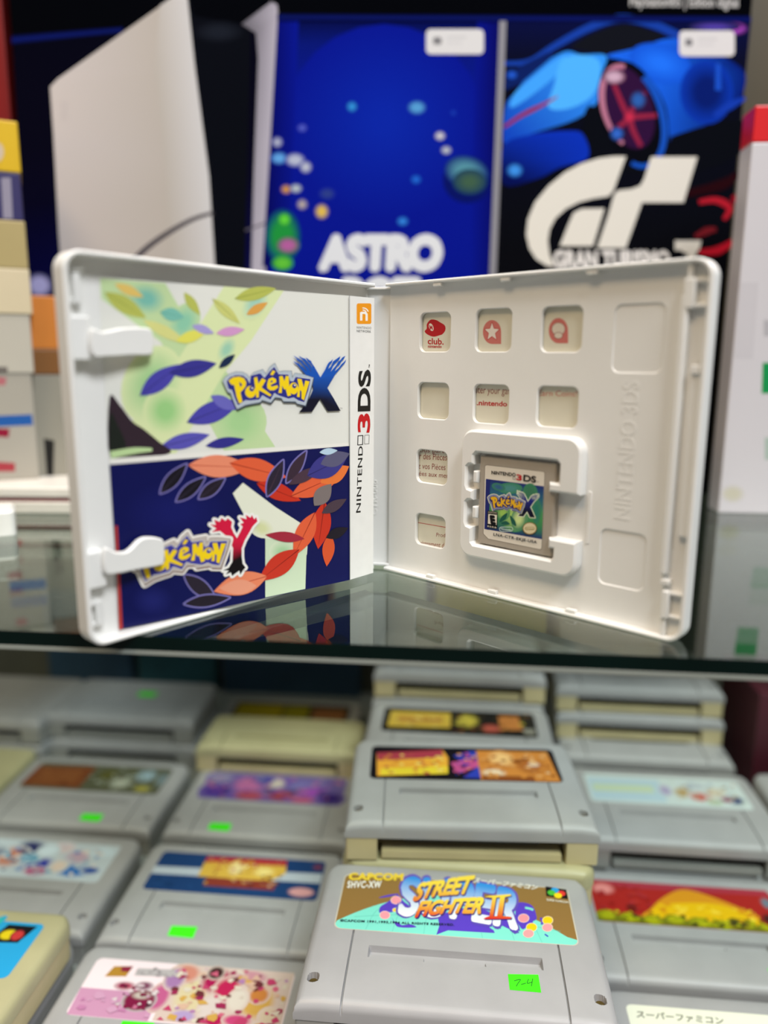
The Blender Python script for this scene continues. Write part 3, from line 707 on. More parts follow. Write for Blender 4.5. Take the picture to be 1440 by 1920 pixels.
def cart_meshes(front, back, name):
    xs = sorted(set(np.round(np.concatenate([np.linspace(-CW, CW, 105), *[s_ * np.array([44.55, 44.62, 45.0, 45.38, 45.45, 37.2, 36.6, 36.0, 13.0, 13.3, 63.9, 63.2, 62.4, 61.5, *np.arange(55.6, 61.1, .4)]) for s_ in (-1, 1)]]), 2)))
    ys = sorted(set(np.round(np.concatenate([np.linspace(0, CL, 72), np.array([.15, .4, .8, 1.6, 2.4, 3.2, 10.05, 10.4, 11, 12, 13, 14, 14.6, 14.95, *np.arange(9.8, 15.3, .4), 24.4, 24.6, 25.0, 25.6, 25.8, 27.0, 27.2, 28.5, 28.7, 30.9, 31.0, 31.3, 31.6, 40.2, 40.4, 85, 86, 86.8, 87.4, 87.8])]), 2)))
    vs = []; nx = len(xs)
    for y in ys:
        k = half_width(y) / CW
        for x in xs:
            X = x * k if y > 78 else x
            vs.append((X, y - CL / 2, CT + zrel(X, y)))
    fs = []
    for j in range(len(ys) - 1):
        for i in range(nx - 1): fs.append((j * nx + i, j * nx + i + 1, (j + 1) * nx + i + 1, (j + 1) * nx + i))
    ring = [i for i in range(nx)] + [j * nx + nx - 1 for j in range(1, len(ys))] + [(len(ys) - 1) * nx + i for i in range(nx - 2, -1, -1)] + [j * nx for j in range(len(ys) - 2, 0, -1)]
    b0 = len(vs); vs += [(vs[i][0], vs[i][1], CT - 9.6) for i in ring]
    n = len(ring)
    fs += [(ring[(i + 1) % n], ring[i], b0 + i, b0 + (i + 1) % n) for i in range(n)]
    f_ = MB().add(vs, fs).build('front_shell', front, None, smooth=35)
    ol = rrect(-CW + .5, -CL / 2 + .4, CW - .5, CL / 2 - .5, (1.5, 1.5, 9, 9), 6)
    k = 7
    cut = [p for p in ol]
    # opening for the contacts at the near end
    poly_ = [(-48, -CL / 2 + .4), (-48, -CL / 2 + 15), (48, -CL / 2 + 15), (48, -CL / 2 + .4)] + ol[7:] + ol[:7]
    bk = MB().prism([poly_], 0, CT - 9.5).box((-45.6, -CL / 2 + .8, .9), (45.6, -CL / 2 + 15.2, 4.6))
    b_ = bk.build('back_shell', back, None, smooth=35)
    c_ = MB().box((-47.5, -CL / 2 + 12.6, 4.6), (47.5, -CL / 2 + 14.9, CT - 9.7)).box((-34, -CL / 2 + 4, 8.4), (34, -CL / 2 + 12.7, 9.8)).build('contact_board', DARK, None, smooth=0)
    return f_, b_, c_
PROTO = {}
def proto(kind):
    if kind not in PROTO:
        fm, bmk = {'grey': (GREY, GREYB), 'aged': (GREY, BEIGE), 'cream': (CREAM, BEIGE)}[kind]
        if not PROTO:
            PROTO[kind] = cart_meshes(fm, bmk, kind)
        else:
            src = next(iter(PROTO.values())); out = []
            for o, m in zip(src, (fm, bmk, DARK)):
                c = o.copy(); c.data = o.data.copy(); c.data.materials[0] = m; out.append(c)
            PROTO[kind] = tuple(out)
        for o in PROTO[kind]:
            for cc in list(o.users_collection): cc.objects.unlink(o)
    return PROTO[kind]
scr = MB().prism([ell(0, 0, 2.0, 2.0, 14)], 0, .8, ch=.3).build('screw', SCREW, None); COL.objects.unlink(scr)
class Cart:
    def __init__(s, c, near, lev, kind='grey', yaw=0.0, flip=False, label='', group=None, screws=False, ys=1.0):
        s.z0 = LEVEL[lev] - CT; rz = -YAW + math.radians(yaw) + (math.pi if flip else 0)
        s.o = empty('game_cartridge', cab(c, near + CL / 2 * ys, s.z0), rz); s.o.scale.y = ys
        tag(s.o, label, 'game cartridge', group or 'game cartridges laid out on the lower shelf')
        for p in proto(kind):
            q = p.copy(); link(q, s.o)
        if screws:
            for x in (-58.3, 58.3):
                q = scr.copy(); link(q, s.o); q.location = Vector((x, 12.5 - CL / 2, CT + zrel(x, 12.5) + .05)) * MM
        s.M = Matrix.Translation(Vector(cab(c, near + CL / 2, s.z0))) @ Matrix.Rotation(rz, 4, 'Z')
        s.Mi = s.M.inverted()
        R = s.M.to_3x3()
        # label plane: origin at the label's upper left corner, u to the right, v up the cartridge
        s.plane = Plane(s.M @ Vector((-53.8, 77.2 - CL / 2, CT + .03)), R @ Vector((1, 0, 0)), R @ Vector((0, 1, 0)))
    def local(s): 
        return lambda P: (s.Mi @ P) * MM
    def ink(s, col='#dddddd'):
        k = MylInk(s.plane, True); k.cart = s
        k.poly([(p[0], -p[1]) for p in rrect(0, 0, 107.6, 36.8, 3.2, 5)], col); return k
    def sticker(s, x, y, wd=13.5, hg=7.5, rot=0.1):
        mb = MB(); n = 4; vs = []
        out = [(-.5, -.42), (.42, -.5), (.5, .1), (.44, .5), (-.42, .44)]
        for j in range(n + 1):
            for i in range(n + 1):
                u_, v_ = (i / n - .5) * wd, (j / n - .5) * hg * (1 - .12 * (1 - i / n))
                X, Y = x + u_ * math.cos(rot) - v_ * math.sin(rot), y + u_ * math.sin(rot) + v_ * math.cos(rot)
                vs.append((X, Y - CL / 2, CT + ztop(X, Y) + .12))
        fs = [(j * (n + 1) + i, j * (n + 1) + i + 1, (j + 1) * (n + 1) + i + 1, (j + 1) * (n + 1) + i) for j in range(n) for i in range(n)]
        o = mb.add(vs, fs).build('price_sticker', GREENS, None); o.parent = s.o
        o['label'] = 'small fluorescent green price sticker'
        return o
class MylInk(Ink):
    """label print in label millimetres: x to the right, y down from the label's top edge"""
    def _m(s, p): return (p[0], -p[1])
    def b(s, cx, cy, rx, ry, col, edge, rot=0.0, hard=.45): return s.blob(cx, -cy, rx, ry, col, edge, -rot, hard)
    def pg(s, pts, col, grad=None):
        return s.poly([(x, -y) for x, y in pts], col, grad=((grad[0][0], -grad[0][1]), grad[1], (grad[2][0], -grad[2][1]), grad[3]) if grad else None)
    def t(s, tx, x0, x1, yb, yt, col, **k): return s.text(tx, (x0, -yb), (x1, -yb), (x0, -yt), col, **k)
    def speck(s, x0, y0, x1, y1, pal, n, seed, r=(1.0, 3.2)):
        rd = random.Random(seed)
        for _ in range(n):
            cx, cy = rd.uniform(x0, x1), rd.uniform(y0, y1); m = rd.randint(3, 6); rr = rd.uniform(*r); a0 = rd.uniform(0, 6.28)
            s.pg([(min(max(cx + rr * rd.uniform(.6, 1.4) * math.cos(a0 + 6.283 * i / m), x0), x1), min(max(cy + rr * .8 * rd.uniform(.6, 1.3) * math.sin(a0 + 6.283 * i / m), y0), y1)) for i in range(m)], rd.choice(pal))
        return s
    def done(s): return s.build('label', s.cart.o, to_local=s.cart.local(), base=0.02)

# --- centre: the sharp cartridge in front
c_sf = Cart(5.5, 259.0, 4, 'grey', label='sharp grey cartridge with gold and teal label in front of the centre stack', screws=True)
k = Ink(c_sf.plane); GOLD = '#8f6e3c'
d4 = crop(620, 1620, 6.0); d5 = crop(840, 1620, 5.538); d7 = crop(540, 1580, 2.3226)
def onlabel(x, y):
    P = c_sf.plane.at(x, -y) - EYE; yy = P.y * math.cos(PITCH) - P.z * math.sin(PITCH); z = P.y * math.sin(PITCH) + P.z * math.cos(PITCH)
    u, v = F_PX * P.x / yy, -F_PX * z / yy; c, s_ = math.cos(ROLL), math.sin(ROLL)
    return (720 + c * u - s_ * v, 960 + s_ * u + c * v)
k.poly([onlabel(*p) for p in rrect(-.5, -.5, 108.1, 37.2, 3.2, 6)], '#c9c3b4')
k.poly([onlabel(*p) for p in rrect(0, 0, 107.6, 36.8, 3.0, 6)], GOLD)
TQ, PU = '#7fdccb', '#5a3fc0'
glob = [onlabel(*p) for p in [(0.2, 33.2)] + [(x, 10.5 + 22.5 * ((x - 52) / 52.5) ** 2) for x in np.linspace(0.4, 107.2, 30)] + [(107.4, 33.5)] + rrect(0, 0, 107.6, 36.8, 3.0, 6)[14:21] + [(90, 36.8), (60, 36.8), (30, 36.8)] + rrect(0, 0, 107.6, 36.8, 3.0, 6)[21:28]]
k.poly(glob, TQ)
for x_ in (14, 26, 40, 66, 80, 92):
    k.stroke([onlabel(x_ + (52 - x_) * .35, 13 + 20 * ((x_ - 52) / 52.5) ** 2 * .6), onlabel(x_ + (52 - x_) * .1, 24), onlabel(x_, 36.6)], .6, '#5ab8aa')
k.stroke([onlabel(8, 29), onlabel(30, 25.5), onlabel(52, 24.8), onlabel(78, 25.5), onlabel(101, 29)], .6, '#5ab8aa')
for lp in (d4([(545, 540), (560, 480), (640, 430), (720, 370), (760, 345), (820, 420), (880, 470), (860, 510), (800, 480), (740, 480), (700, 540), (640, 545), (580, 560)]),
           d4([(690, 610), (720, 650), (770, 660), (800, 690), (900, 680), (960, 714), (770, 712), (720, 670)]), d4([(540, 380), (640, 350), (760, 335), (700, 360), (600, 378)])):
    k.poly(cr(lp, 4), PU)
k.poly(d5([(-110, 540), (90, 470), (300, 440), (480, 520), (640, 560), (700, 640), (700, 735), (640, 680), (560, 640), (400, 640), (475, 690), (485, 718), (250, 705), (0, 690), (-120, 735), (-90, 640)]), PU)
k.poly(cr(d5([(720, 420), (770, 400), (860, 425), (900, 480), (920, 570), (880, 600), (900, 640), (840, 640), (780, 680), (740, 640), (700, 540)]), 4), PU)
k.stroke(d5([(800, 455), (850, 465), (885, 480)]), 4, TQ); k.stroke(d5([(1005, 730), (1040, 755)]), 2.5, '#3f4fc0'); k.stroke(d5([(960, 560), (980, 600), (970, 630)]), 4, PU)
for (x, y), r_, cc in ((d4((735, 408)), 9.3, '#f59aa6'), (d4((610, 577)), 9.3, '#f59aa6'), (d4((722, 520)), 4, '#f4cf30'), (d5((785, 565)), 9.8, '#f0939c'), (d5((1035, 588)), 9.5, '#f9c916'), (d5((868, 660)), 9.8, '#f9c916'), (d5((1032, 662)), 9.5, '#ef9da0'), (d5((835, 725)), 9.8, '#ef9da0')):
    k.poly(ell(x, y, r_ + .8, (r_ + .8) * .78, 20), '#e9e2d0'); k.poly(ell(x, y, r_, r_ * .78, 20), cc)
# SUPER behind, blue fading to white
SB = dict(grad=((820, 1652), '#2f8fe0', (812, 1722), '#f4f4f2'))
def sup(a, b): return (a, b + .10 * math.sin(math.pi * a) - .03)
k.text('SUPER', (741, 1712), (976, 1744), (752, 1636), None, 0.062, 0, 1.0, warp=sup, grad=((820, 1640), '#6a57b8', (812, 1735), '#5a48b0'))
k.text('SUPER', (745, 1712), (972, 1740), (755, 1641), None, 0.041, 0, 1.0, warp=sup, **SB)
FG = lambda y0, y1: ((850, y0), '#f7d84a', (846, y1), '#d93c28')
def arc(a, b): return (a, b * (.86 + .3 * abs(a - .42)) + .13 * math.sin(math.pi * a))
for off, colr in ((1.8, '#3a2a6e'), (0, None)):
    kw = dict(grad=FG(1664, 1704)) if colr is None else {}
    k.text('STREET', (773 + off, 1690 + off), (884 + off, 1676 + off), (781 + off, 1656 + off), colr, 0.05 if colr is None else 0.07, 0.25, .95, warp=arc, **kw)
    kw = dict(grad=FG(1690, 1724)) if colr is None else {}
    k.text('FIGHTER', (777 + off, 1720 + off), (902 + off, 1713 + off), (784 + off, 1690 + off), colr, 0.05 if colr is None else 0.07, 0.25, .95, warp=arc, **kw)
    kw = dict(grad=((930, 1680), '#f7d84a', (926, 1722), '#d62f24')) if colr is None else {}
    II = [d5([(380, 348), (430, 335), (650, 318), (655, 335), (590, 350), (565, 545), (660, 555), (650, 575), (365, 578), (380, 565), (430, 545), (460, 355)]), d5([(500, 355), (540, 350), (510, 545), (470, 548)])]
    k.poly([[(x + off, y + off) for x, y in l] for l in II], colr, **kw)
k.text('CAPCOM', d4((200, 180)), d4((815, 188)), d4((208, 102)), '#e8c83c', 0.06, 0, 1.05)
k.text('SHVC-XW', d4((185, 272)), d4((565, 272)), d4((195, 196)), '#efeee8', 0.03, 0, 1.15)
k.text('スーパーファミコン', d5((258, 190)), d5((930, 272)), d5((265, 142)), '#efece4', 0.03, 0.2, ref='スーパーファミコン')
k.poly(d5([(1012, 238), (1228, 270), (1245, 368), (1022, 336)]), '#0d0c12')
for x, y, cc in ((1112, 278, '#2b9ade'), (1075, 304, '#4fb83a'), (1178, 312, '#e23b35'), (1142, 334, '#f3d51d')):
    px_ = d5((x, y)); k.poly(ell(px_[0], px_[1], 7.6, 4.9, 18, .15), cc)
k.text('SUPER FAMICOM', d5((1025, 386)), d5((1250, 416)), d5((1022, 364)), '#e9e2cf', 0.02)
k.text('©CAPCOM 1991,1993,1994 ALL RIGHTS RESERVED.', d4((105, 652)), d4((1390, 702)), d4((108, 626)), '#1d2a3a', 0.03, 0, 1.1)
k.build('label', c_sf.o, to_local=c_sf.local(), base=0.02, label='gold and teal label with orange title lettering')
PS_ = c_sf.M
stk = c_sf.sticker(28.5, 17.4, 12.6, 9.0, 0.03)
hw = Ink(Plane(PS_ @ Vector((0, 17.4 - CL / 2, CT + ztop(28, 17.4) + .14)), PS_.to_3x3() @ Vector((1, 0, 0)), PS_.to_3x3() @ Vector((0, 1, 0.03))))
hc_ = d7
hw.stroke(hc_([(985, 602), (1012, 596), (1002, 612), (994, 626)]), 1.1, '#23402a'); hw.stroke(hc_([(1015, 618), (1036, 612)]), 1.1, '#23402a'); hw.stroke(hc_([(1048, 594), (1042, 612), (1062, 608)]), 1.1, '#23402a'); hw.stroke(hc_([(1066, 592), (1060, 626)]), 1.1, '#23402a')
h_o = hw.build('handwriting', c_sf.o, to_local=c_sf.local(), base=0.06); h_o.parent = stk

c_r2 = Cart(11.0, 351.5, 5, 'aged', 3.6, label='grey cartridge with orange face strip label on top of the centre stack', screws=True)
k = c_r2.ink('#17131a')
k.pg([(3, 8), (42, 3), (45, 12), (44, 30), (4, 34)], '#e8a53c'); k.pg([(3, 8), (42, 3), (42, 12), (4, 17)], '#a53a4a'); k.pg([(6, 26), (44, 22), (44, 30), (6, 33)], '#e9cf3a')
k.pg([(48, 10), (58, 4), (72, 6), (70, 34), (52, 34), (60, 24)], '#2f3fb0'); k.pg([(46, 18), (60, 12), (64, 20), (50, 30)], '#c0508a')
k.pg([(62, 3), (104, 3), (106, 36), (62, 36)], '#c9803a'); k.b(76, 12, 9, 10, '#e8b97a', '#c9803a'); k.b(92, 20, 10, 10, '#a8602c', '#c9803a'); k.b(70, 28, 8, 5, '#e4d2b8', '#c9803a'); k.b(94, 18, 4, 3, '#e4d2c0', '#a8602c'); k.pg([(63, 31), (92, 31), (92, 36), (63, 36)], '#8a4a20')
k.speck(5, 9, 43, 31, ['#d8903c', '#e9cf3a', '#b85a40', '#c87a30', '#f0d870'], 40, 27, (.7, 2.2)); k.speck(64, 5, 104, 34, ['#d89a5a', '#a8602c', '#c9803a', '#e4b888', '#8a4a20', '#b87034'], 60, 28, (.8, 2.6)); k.speck(47, 6, 62, 33, ['#2f3fb0', '#c0508a', '#e8a070', '#5a2a6a', '#3a50c8'], 24, 29, (.8, 2.4)); k.done()
c_bg = Cart(11.5, 348.2, 4, 'cream', 0.6, flip=True, label='yellowed cream cartridge directly behind the sharp grey one')
c_r3 = Cart(8.0, 448.0, 4, 'grey', label='grey cartridge with black and yellow label behind the centre stack top')
k = c_r3.ink('#1c1a18'); k.pg([(5, 6), (48, 5), (48, 28), (4, 30)], '#cfae45'); k.pg([(10, 12), (42, 11), (42, 22), (10, 24)], '#b98a3c'); k.b(60, 16, 9, 12, '#cdbb4a', '#2a261c'); k.b(76, 26, 9, 7, '#b8584a', '#1c1a18'); k.pg([(82, 6), (96, 5), (98, 26), (82, 28)], '#c07a3e'); k.pg([(98, 24), (106, 24), (106, 32), (98, 32)], '#8d8a80'); k.speck(6, 7, 46, 28, ['#cfae45', '#a87a30', '#e0c870', '#8a6a2a'], 36, 31, (.7, 2.2)); k.speck(50, 5, 104, 33, ['#1c1a18', '#8a4a38', '#c07a3e', '#5a4a2c', '#cdbb4a'], 36, 32, (.7, 2.4)); k.done()
c_r4 = Cart(8.0, 543.0, 5, 'aged', label='pale cartridge with yellowed underside just below the glass edge at centre')
HID = 'grey cartridge buried low in the tall centre stack'
for nr, top in ((259.0, 4), (350.0, 4), (448.0, 4), (543.0, 5)):
    for lv in range(1, top): Cart(7.0, nr, lv, 'grey', label=HID, group='cartridges buried in the centre stack')

# --- column left of the centre
c_pk = Cart(-130, 266.5, 1, label='grey cartridge with pink and white picture label at the lower left')
k = c_pk.ink('#ecdbe2'); k.gain = .72; k.pg([(0, 20), (42, 20), (42, 36.6), (1, 36.6)], '#e2a6cc'); k.pg([(44, 0), (107, 0), (107, 36), (44, 36)], '#efd9cf')
for a_ in ((58, 20, 10, 14, '#f2e3b8'), (50, 6, 9, 7, '#e89a86'), (68, 9, 9, 9, '#c0205e'), (66, 4, 5, 5, '#4a2a2a'), (75, 14, 8, 9, '#d42a60'), (85, 5, 10, 5, '#e0a2b0'), (92, 20, 10, 12, '#e9b95c'), (92, 16, 6, 6, '#e09048'), (70, 26, 7, 9, '#f3e6e0'), (74, 33, 6, 4, '#cc2060'), (85, 32, 8, 4, '#e0508a'), (100, 28, 6, 6, '#f0dcc0'), (58, 32, 7, 4, '#c9b0e4'), (42, 22, 6, 10, '#d86aa0'), (46, 10, 6, 8, '#b98ac4'), (82, 20, 6, 8, '#f6ecdf'), (102, 34, 4, 2.6, '#b03058')):
    k.b(*a_[:4], a_[4], '#efd9cf', 0, .6)
k.pg([(11, 5), (21, 4), (20, 11), (9, 12)], '#c9963a'); k.pg([(15, 5), (21, 4), (20, 8), (16, 8)], '#9a2c4a'); k.pg([(24, 5), (44, 4), (44, 9), (24, 10)], '#cfc9cc'); k.b(33, 25, 9, 7, '#8d1f4a', '#d8d2d4', 0, .75); k.b(33, 22, 6, 3, '#d9cfc4', '#8d1f4a'); k.b(22, 17, 6, 3, '#c4486a', '#ecdbe2'); k.b(32, 16, 5, 3, '#8a4a68', '#ecdbe2')
k.speck(46, 1, 106, 35.5, ['#f0e2d4', '#d84a7a', '#e9b95c', '#b03060', '#f4ead8', '#c890c8', '#7a3a40', '#f0c8b0', '#e87090'], 90, 3); k.speck(4, 22, 42, 35, ['#d890c0', '#e6b0d4'], 14, 5); k.speck(24, 4, 46, 10, ['#b0a8ac', '#e4dce0', '#c4bcc0'], 20, 6, (.5, 1.4)); k.speck(18, 13, 44, 31, ['#8d1f4a', '#ecdbe2', '#5a3040', '#d87aa0', '#f2e8ea'], 22, 8, (.6, 2.0)); k.done(); c_pk.sticker(-16, 36.5, 16, 7, 0)
c_bl = Cart(-129, 358.5, 1, label='grey cartridge with dark blue banded label left of the sharp one')
k = c_bl.ink('#1f3f72'); k.pg([(0, 15), (107, 12), (107, 21), (0, 22)], '#b9c3d0')
k.pg([(30, 2), (82, 1), (84, 14), (76, 22), (30, 22)], '#d9b04a'); k.pg([(30, 2), (82, 1), (83, 7), (30, 8)], '#b03a3a'); k.pg([(36, 22), (80, 22), (80, 30), (36, 30)], '#8a3a2e'); k.b(52, 12, 6, 8, '#f0dca0', '#d9b04a'); k.b(70, 14, 8, 5, '#efd98a', '#d9b04a'); k.b(97, 30, 9, 4.6, '#d9a0a4', '#1f3f72', 0, .7); k.b(103, 6, 4, 3, '#7a3a50', '#1f3f72'); k.speck(31, 2, 81, 14, ['#e8c86a', '#b03a3a', '#f0e0b0', '#c08030', '#d9a040'], 46, 11, (.7, 2.2)); k.speck(34, 15, 82, 30, ['#8a3a2e', '#d9b04a', '#5a2a30', '#b88a6a', '#c9a890'], 36, 12, (.7, 2.0)); k.speck(2, 23, 30, 34, ['#24487e', '#1a3866'], 8, 13); k.done()
c_bl.sticker(-17, 9, 15, 8, 0)
c_pp = Cart(-129, 458.5, 1, label='grey cartridge with purple label in front of the cream cartridge')
k = c_pp.ink('#6a5a9c')
for a_ in ((12, 26, 14, 10, '#4a2c90'), (10, 8, 12, 8, '#8d86a8'), (34, 16, 14, 14, '#b86aa0'), (38, 30, 14, 7, '#b04a5a'), (54, 12, 9, 8, '#cfc4b8'), (44, 8, 8, 6, '#4a4f9c'), (62, 28, 14, 8, '#9c3f4a'), (74, 14, 12, 8, '#7a74b4'), (84, 22, 14, 9, '#9a4ab0'), (98, 28, 12, 9, '#2e1a6a'), (78, 32, 12, 5, '#b8587a')):
    k.b(*a_[:4], a_[4], '#6a5a9c', 0, .5)
k.speck(2, 3, 105, 34, ['#4a2c90', '#b86aa0', '#8d86a8', '#7a4ab0', '#c07a9c', '#33205c', '#9c5a6a'], 70, 15, (1, 3)); k.done(); c_pp.sticker(-26, 8, 15, 8, 0)
Cart(-131, 536.0, 2, 'cream', ys=.62, label='yellowed cream cartridge stacked behind the purple label')
c_yl = Cart(-143, 584.0, 1, label='dim cartridge with yellow label at the back under the glass')
k = c_yl.ink('#2a2a1c'); k.pg([(3, 4), (46, 4), (46, 32), (3, 32)], '#9c8c12'); k.pg([(48, 4), (70, 4), (70, 34), (48, 34)], '#8a8218'); k.pg([(74, 8), (104, 8), (104, 34), (74, 34)], '#8a5a34'); k.done()

# --- far left column
c_bp = Cart(-266, 361.0, 1, label='grey cartridge with pale label of blue and pink splashes at far left')
k = c_bp.ink('#c4cfd8')
for a_ in ((48, 8, 12, 9, '#33376a'), (40, 18, 14, 12, '#c8846e'), (20, 14, 18, 8, '#5c6484'), (62, 24, 12, 9, '#3a40a8'), (64, 30, 9, 5, '#b83a78'), (54, 18, 9, 6, '#6aa4c4'), (70, 6, 10, 7, '#d8c4c8'), (84, 14, 10, 8, '#c4a8bc'), (88, 27, 14, 7, '#2f74c4'), (98, 26, 7, 4, '#2a50a0'), (98, 8, 10, 7, '#cfe0ec'), (76, 24, 7, 7, '#e4d0c4'), (62, 10, 8, 7, '#d4e4f0')):
    k.b(*a_[:4], a_[4], '#c4cfd8', 0, .5)
k.speck(4, 4, 104, 34, ['#d4e4f0', '#33376a', '#c8a0a0', '#6aa4c4', '#e4d8d4', '#2f74c4', '#b8c4d0', '#c4cfd8', '#a8b8c8'], 80, 17, (.8, 2.8)); k.done()
c_br = Cart(-267, 459.0, 1, label='grey cartridge with brown and green label before the left stack')
k = c_br.ink('#5a5c48'); k.pg([(0, 6), (46, 3), (46, 34), (0, 34)], '#7a4224'); k.pg([(6, 10), (40, 8), (40, 28), (6, 30)], '#86502c'); k.b(60, 14, 9, 10, '#5c5a2c', '#5a5c48'); k.b(74, 24, 10, 9, '#b4b8a8', '#5a5c48'); k.b(90, 12, 10, 10, '#9cb4c0', '#5a5c48'); k.b(94, 30, 8, 5, '#a8a04a', '#5a5c48'); k.b(104, 16, 4, 12, '#7a8c94', '#5a5c48'); k.speck(48, 4, 105, 34, ['#5c5a2c', '#8c9484', '#4a4a38', '#a8b0a0', '#6a5a40'], 44, 19, (.8, 2.6)); k.speck(3, 7, 44, 32, ['#8a5230', '#6a3820', '#9a6034'], 24, 20, (.8, 2.4)); k.done()
c_br.sticker(19, 9, 15, 8, 0)
Cart(-266, 268.5, 1, label='grey cartridge at far left, mostly under the cream cornered one')
c_cb = Cart(-263, 262.0, 2, 'cream', label='yellowed cartridge with bright blue label at the left picture edge')
k = c_cb.ink('#2ba0d8')
k.pg([(88, 2), (104, 2), (100, 14), (84, 15)], '#17171c'); k.b(92, 9, 5, 4, '#e0c81e', '#17171c', 0, .7); k.b(97, 9, 3.6, 4, '#c43a3a', '#17171c', 0, .7)
for a_ in ((60, 14, 20, 10, '#7ac8ec'), (76, 10, 4, 16, '#3ec46a'), (58, 22, 10, 9, '#1c4a9c'), (78, 26, 5, 12, '#2a5cb0'), (64, 31, 14, 4, '#4ac090')): k.b(*a_[:4], a_[4], '#2ba0d8', .5, .6)
k.done()
for lv, lb in ((1, 'grey cartridge under the green stickered one at the far left back'), (2, 'light grey cartridge with green sticker topping the far left stack')):
    c_ = Cart(-272 - 2 * lv, 573 + 1.5 * lv, lv, label=lb, ys=.86)
c_.sticker(8, 52, 16, 12, 0)
Cart(-400, 470, 1, 'cream', label='dim yellowed cartridge cut off by the left picture edge')
Cart(-402, 562, 2, label='dim cartridge behind at the left picture edge under the glass')
Cart(-402, 562, 1, label='dim cartridge lying lowest at the back of the far left')

# --- columns right of the centre
c_wh = Cart(146, 263.5, 1, label='grey cartridge with white label and blue letters at the lower right corner')
k = c_wh.ink('#e9ead8'); k.gain = .85; k.t('スーパーファミコン', 4, 46, 7.5, 3.5, '#55554c', bold=.02, shear=.2)
k.t('フワーンPON', 34, 104, 34, 12, '#2f6fc4', bold=.06); k.pg([(36, 12), (72, 5), (73, 10), (40, 18)], '#7cc08a'); k.pg([(78, 14), (90, 13), (90, 17), (78, 18)], '#c44a8a'); k.done()
c_rd = Cart(143, 358.5, 1, label='grey cartridge with red label and yellow mound right of the sharp one')
k = c_rd.ink('#a8241f'); k.pg([(0, 0), (107, 0), (107, 5), (0, 6)], '#a63444')
k.pg(cr([(30, 34), (34, 22), (46, 10), (58, 4), (74, 10), (92, 22), (102, 34)], 4), '#d8901c'); k.pg(cr([(32, 30), (38, 20), (56, 16), (76, 16), (92, 26), (98, 35), (40, 35)], 4), '#e8b80e')
k.pg([(0, 30), (107, 32), (107, 36.5), (0, 36.5)], '#6f7018')
for x in range(8): k.b(6 + x * 13, 31 + (x % 3), 6, 4, '#a8a814', '#7a7a16', 0, .6)
k.b(22, 24, 4, 4, '#2a1a14', '#a8241f'); k.b(80, 31, 7, 4, '#33301a', '#9a8a14'); k.b(100, 26, 6, 6, '#3a201c', '#a8241f'); k.b(8, 8, 8, 6, '#e08a86', '#a8241f', 0, .5); k.b(103, 12, 4, 6, '#6a7a8a', '#a8241f'); k.speck(38, 18, 94, 30, ['#f0c414', '#e0a810', '#d89018', '#f4d03c'], 40, 21, (.8, 2.6)); k.speck(2, 27, 105, 35.5, ['#a8a814', '#5a5a14', '#c4c020', '#3a3a18', '#8a8a18'], 60, 22, (.7, 2.0)); k.speck(2, 4, 34, 26, ['#b03028', '#982018', '#a82c30'], 24, 23); k.done()
c_rd.sticker(37, 10, 14, 8, 0)
c_lt = Cart(153, 447.5, 2, label='grey cartridge with pale blue label of small figures at right')
k = c_lt.ink('#c9d4d4'); k.pg([(2, 6), (52, 5), (52, 33), (2, 34)], '#b4cbd8'); k.pg([(4, 14), (46, 13), (46, 22), (4, 23)], '#c3d2b4')
for a_ in ((54, 18, 5, 8, '#a89cc0'), (66, 20, 8, 8, '#b49a6a'), (76, 24, 9, 7, '#c46a60'), (88, 18, 9, 8, '#cfc4b0'), (98, 26, 8, 7, '#34406e'), (93, 26, 5, 4, '#8a3a5a'), (76, 10, 10, 5, '#b4bcc4'), (84, 30, 7, 4, '#a8b89a')): k.b(*a_[:4], a_[4], '#c9d4d4', 0, .5)
k.speck(60, 6, 104, 33, ['#c9d4d4', '#b49a6a', '#c46a60', '#cfc4b0', '#8a9ab0', '#a8b89a', '#dde4e0'], 44, 25, (.7, 2.2)); k.done()
Cart(150, 449.5, 1, label='grey cartridge lying under the pale blue labelled one at right')
for lv, lb in ((1, 'grey cartridge at the bottom of the right hand back stack'), (2, 'grey cartridge second from below in the right back stack'), (3, 'yellowed cartridge second from above in the right back stack'), (4, 'yellowed cartridge topping the right back stack')):
    Cart(154 - lv, (552, 552, 578, 580)[lv - 1], lv, 'aged' if lv > 2 else 'grey', label=lb)
Cart(287, 452, 2, 'aged', label='pale cartridge at the right picture edge beside the pale blue label')
Cart(287, 452, 1, label='grey cartridge under the pale one at the right picture edge')
Cart(287, 358, 1, label='grey cartridge cut off at the right edge beside the red label')

# dim cartons at the back of the lower shelf
def carton(name, m, X0, X1, Y0, Y1, Z0, Z1, label, cat, frame=None, bevel=.8):
    o = MB().box((X0, Y0, Z0), (X1, Y1, Z1)).build(name, m, None, frame=frame or (lambda x, y, z: Vector((x, y, z))), bevel=bevel, smooth=0)
    return tag(o, label, cat)
CF = lambda x, y, z: cab(x, y, z)
NAVYC = mat('dark_navy_carton', '#2c4a66', 0.5, .2, 20); TEALC = mat('dark_teal_carton', '#2a5a66', 0.5, .2, 20); MARC = mat('dark_maroon_carton', '#4a1524', 0.5, .2, 20)
for x0, x1, h, m, lb in ((-420, -330, 100, NAVYC, 'dim navy carton at the back of the lower shelf, leftmost'), (-322, -240, 84, TEALC, 'dim teal carton at the back behind the far left stack'), (-232, -90, 96, NAVYC, 'wide dim navy carton at the back behind the yellow label')):
    carton('small_carton', m, x0, x1, 728 - 0, 739, -246, -246 + h, lb, 'carton', CF, 0)
carton('small_carton', MARC, 232, 330, 560, 640, -246, -150, 'dark maroon carton at the right edge under the glass', 'carton', CF)

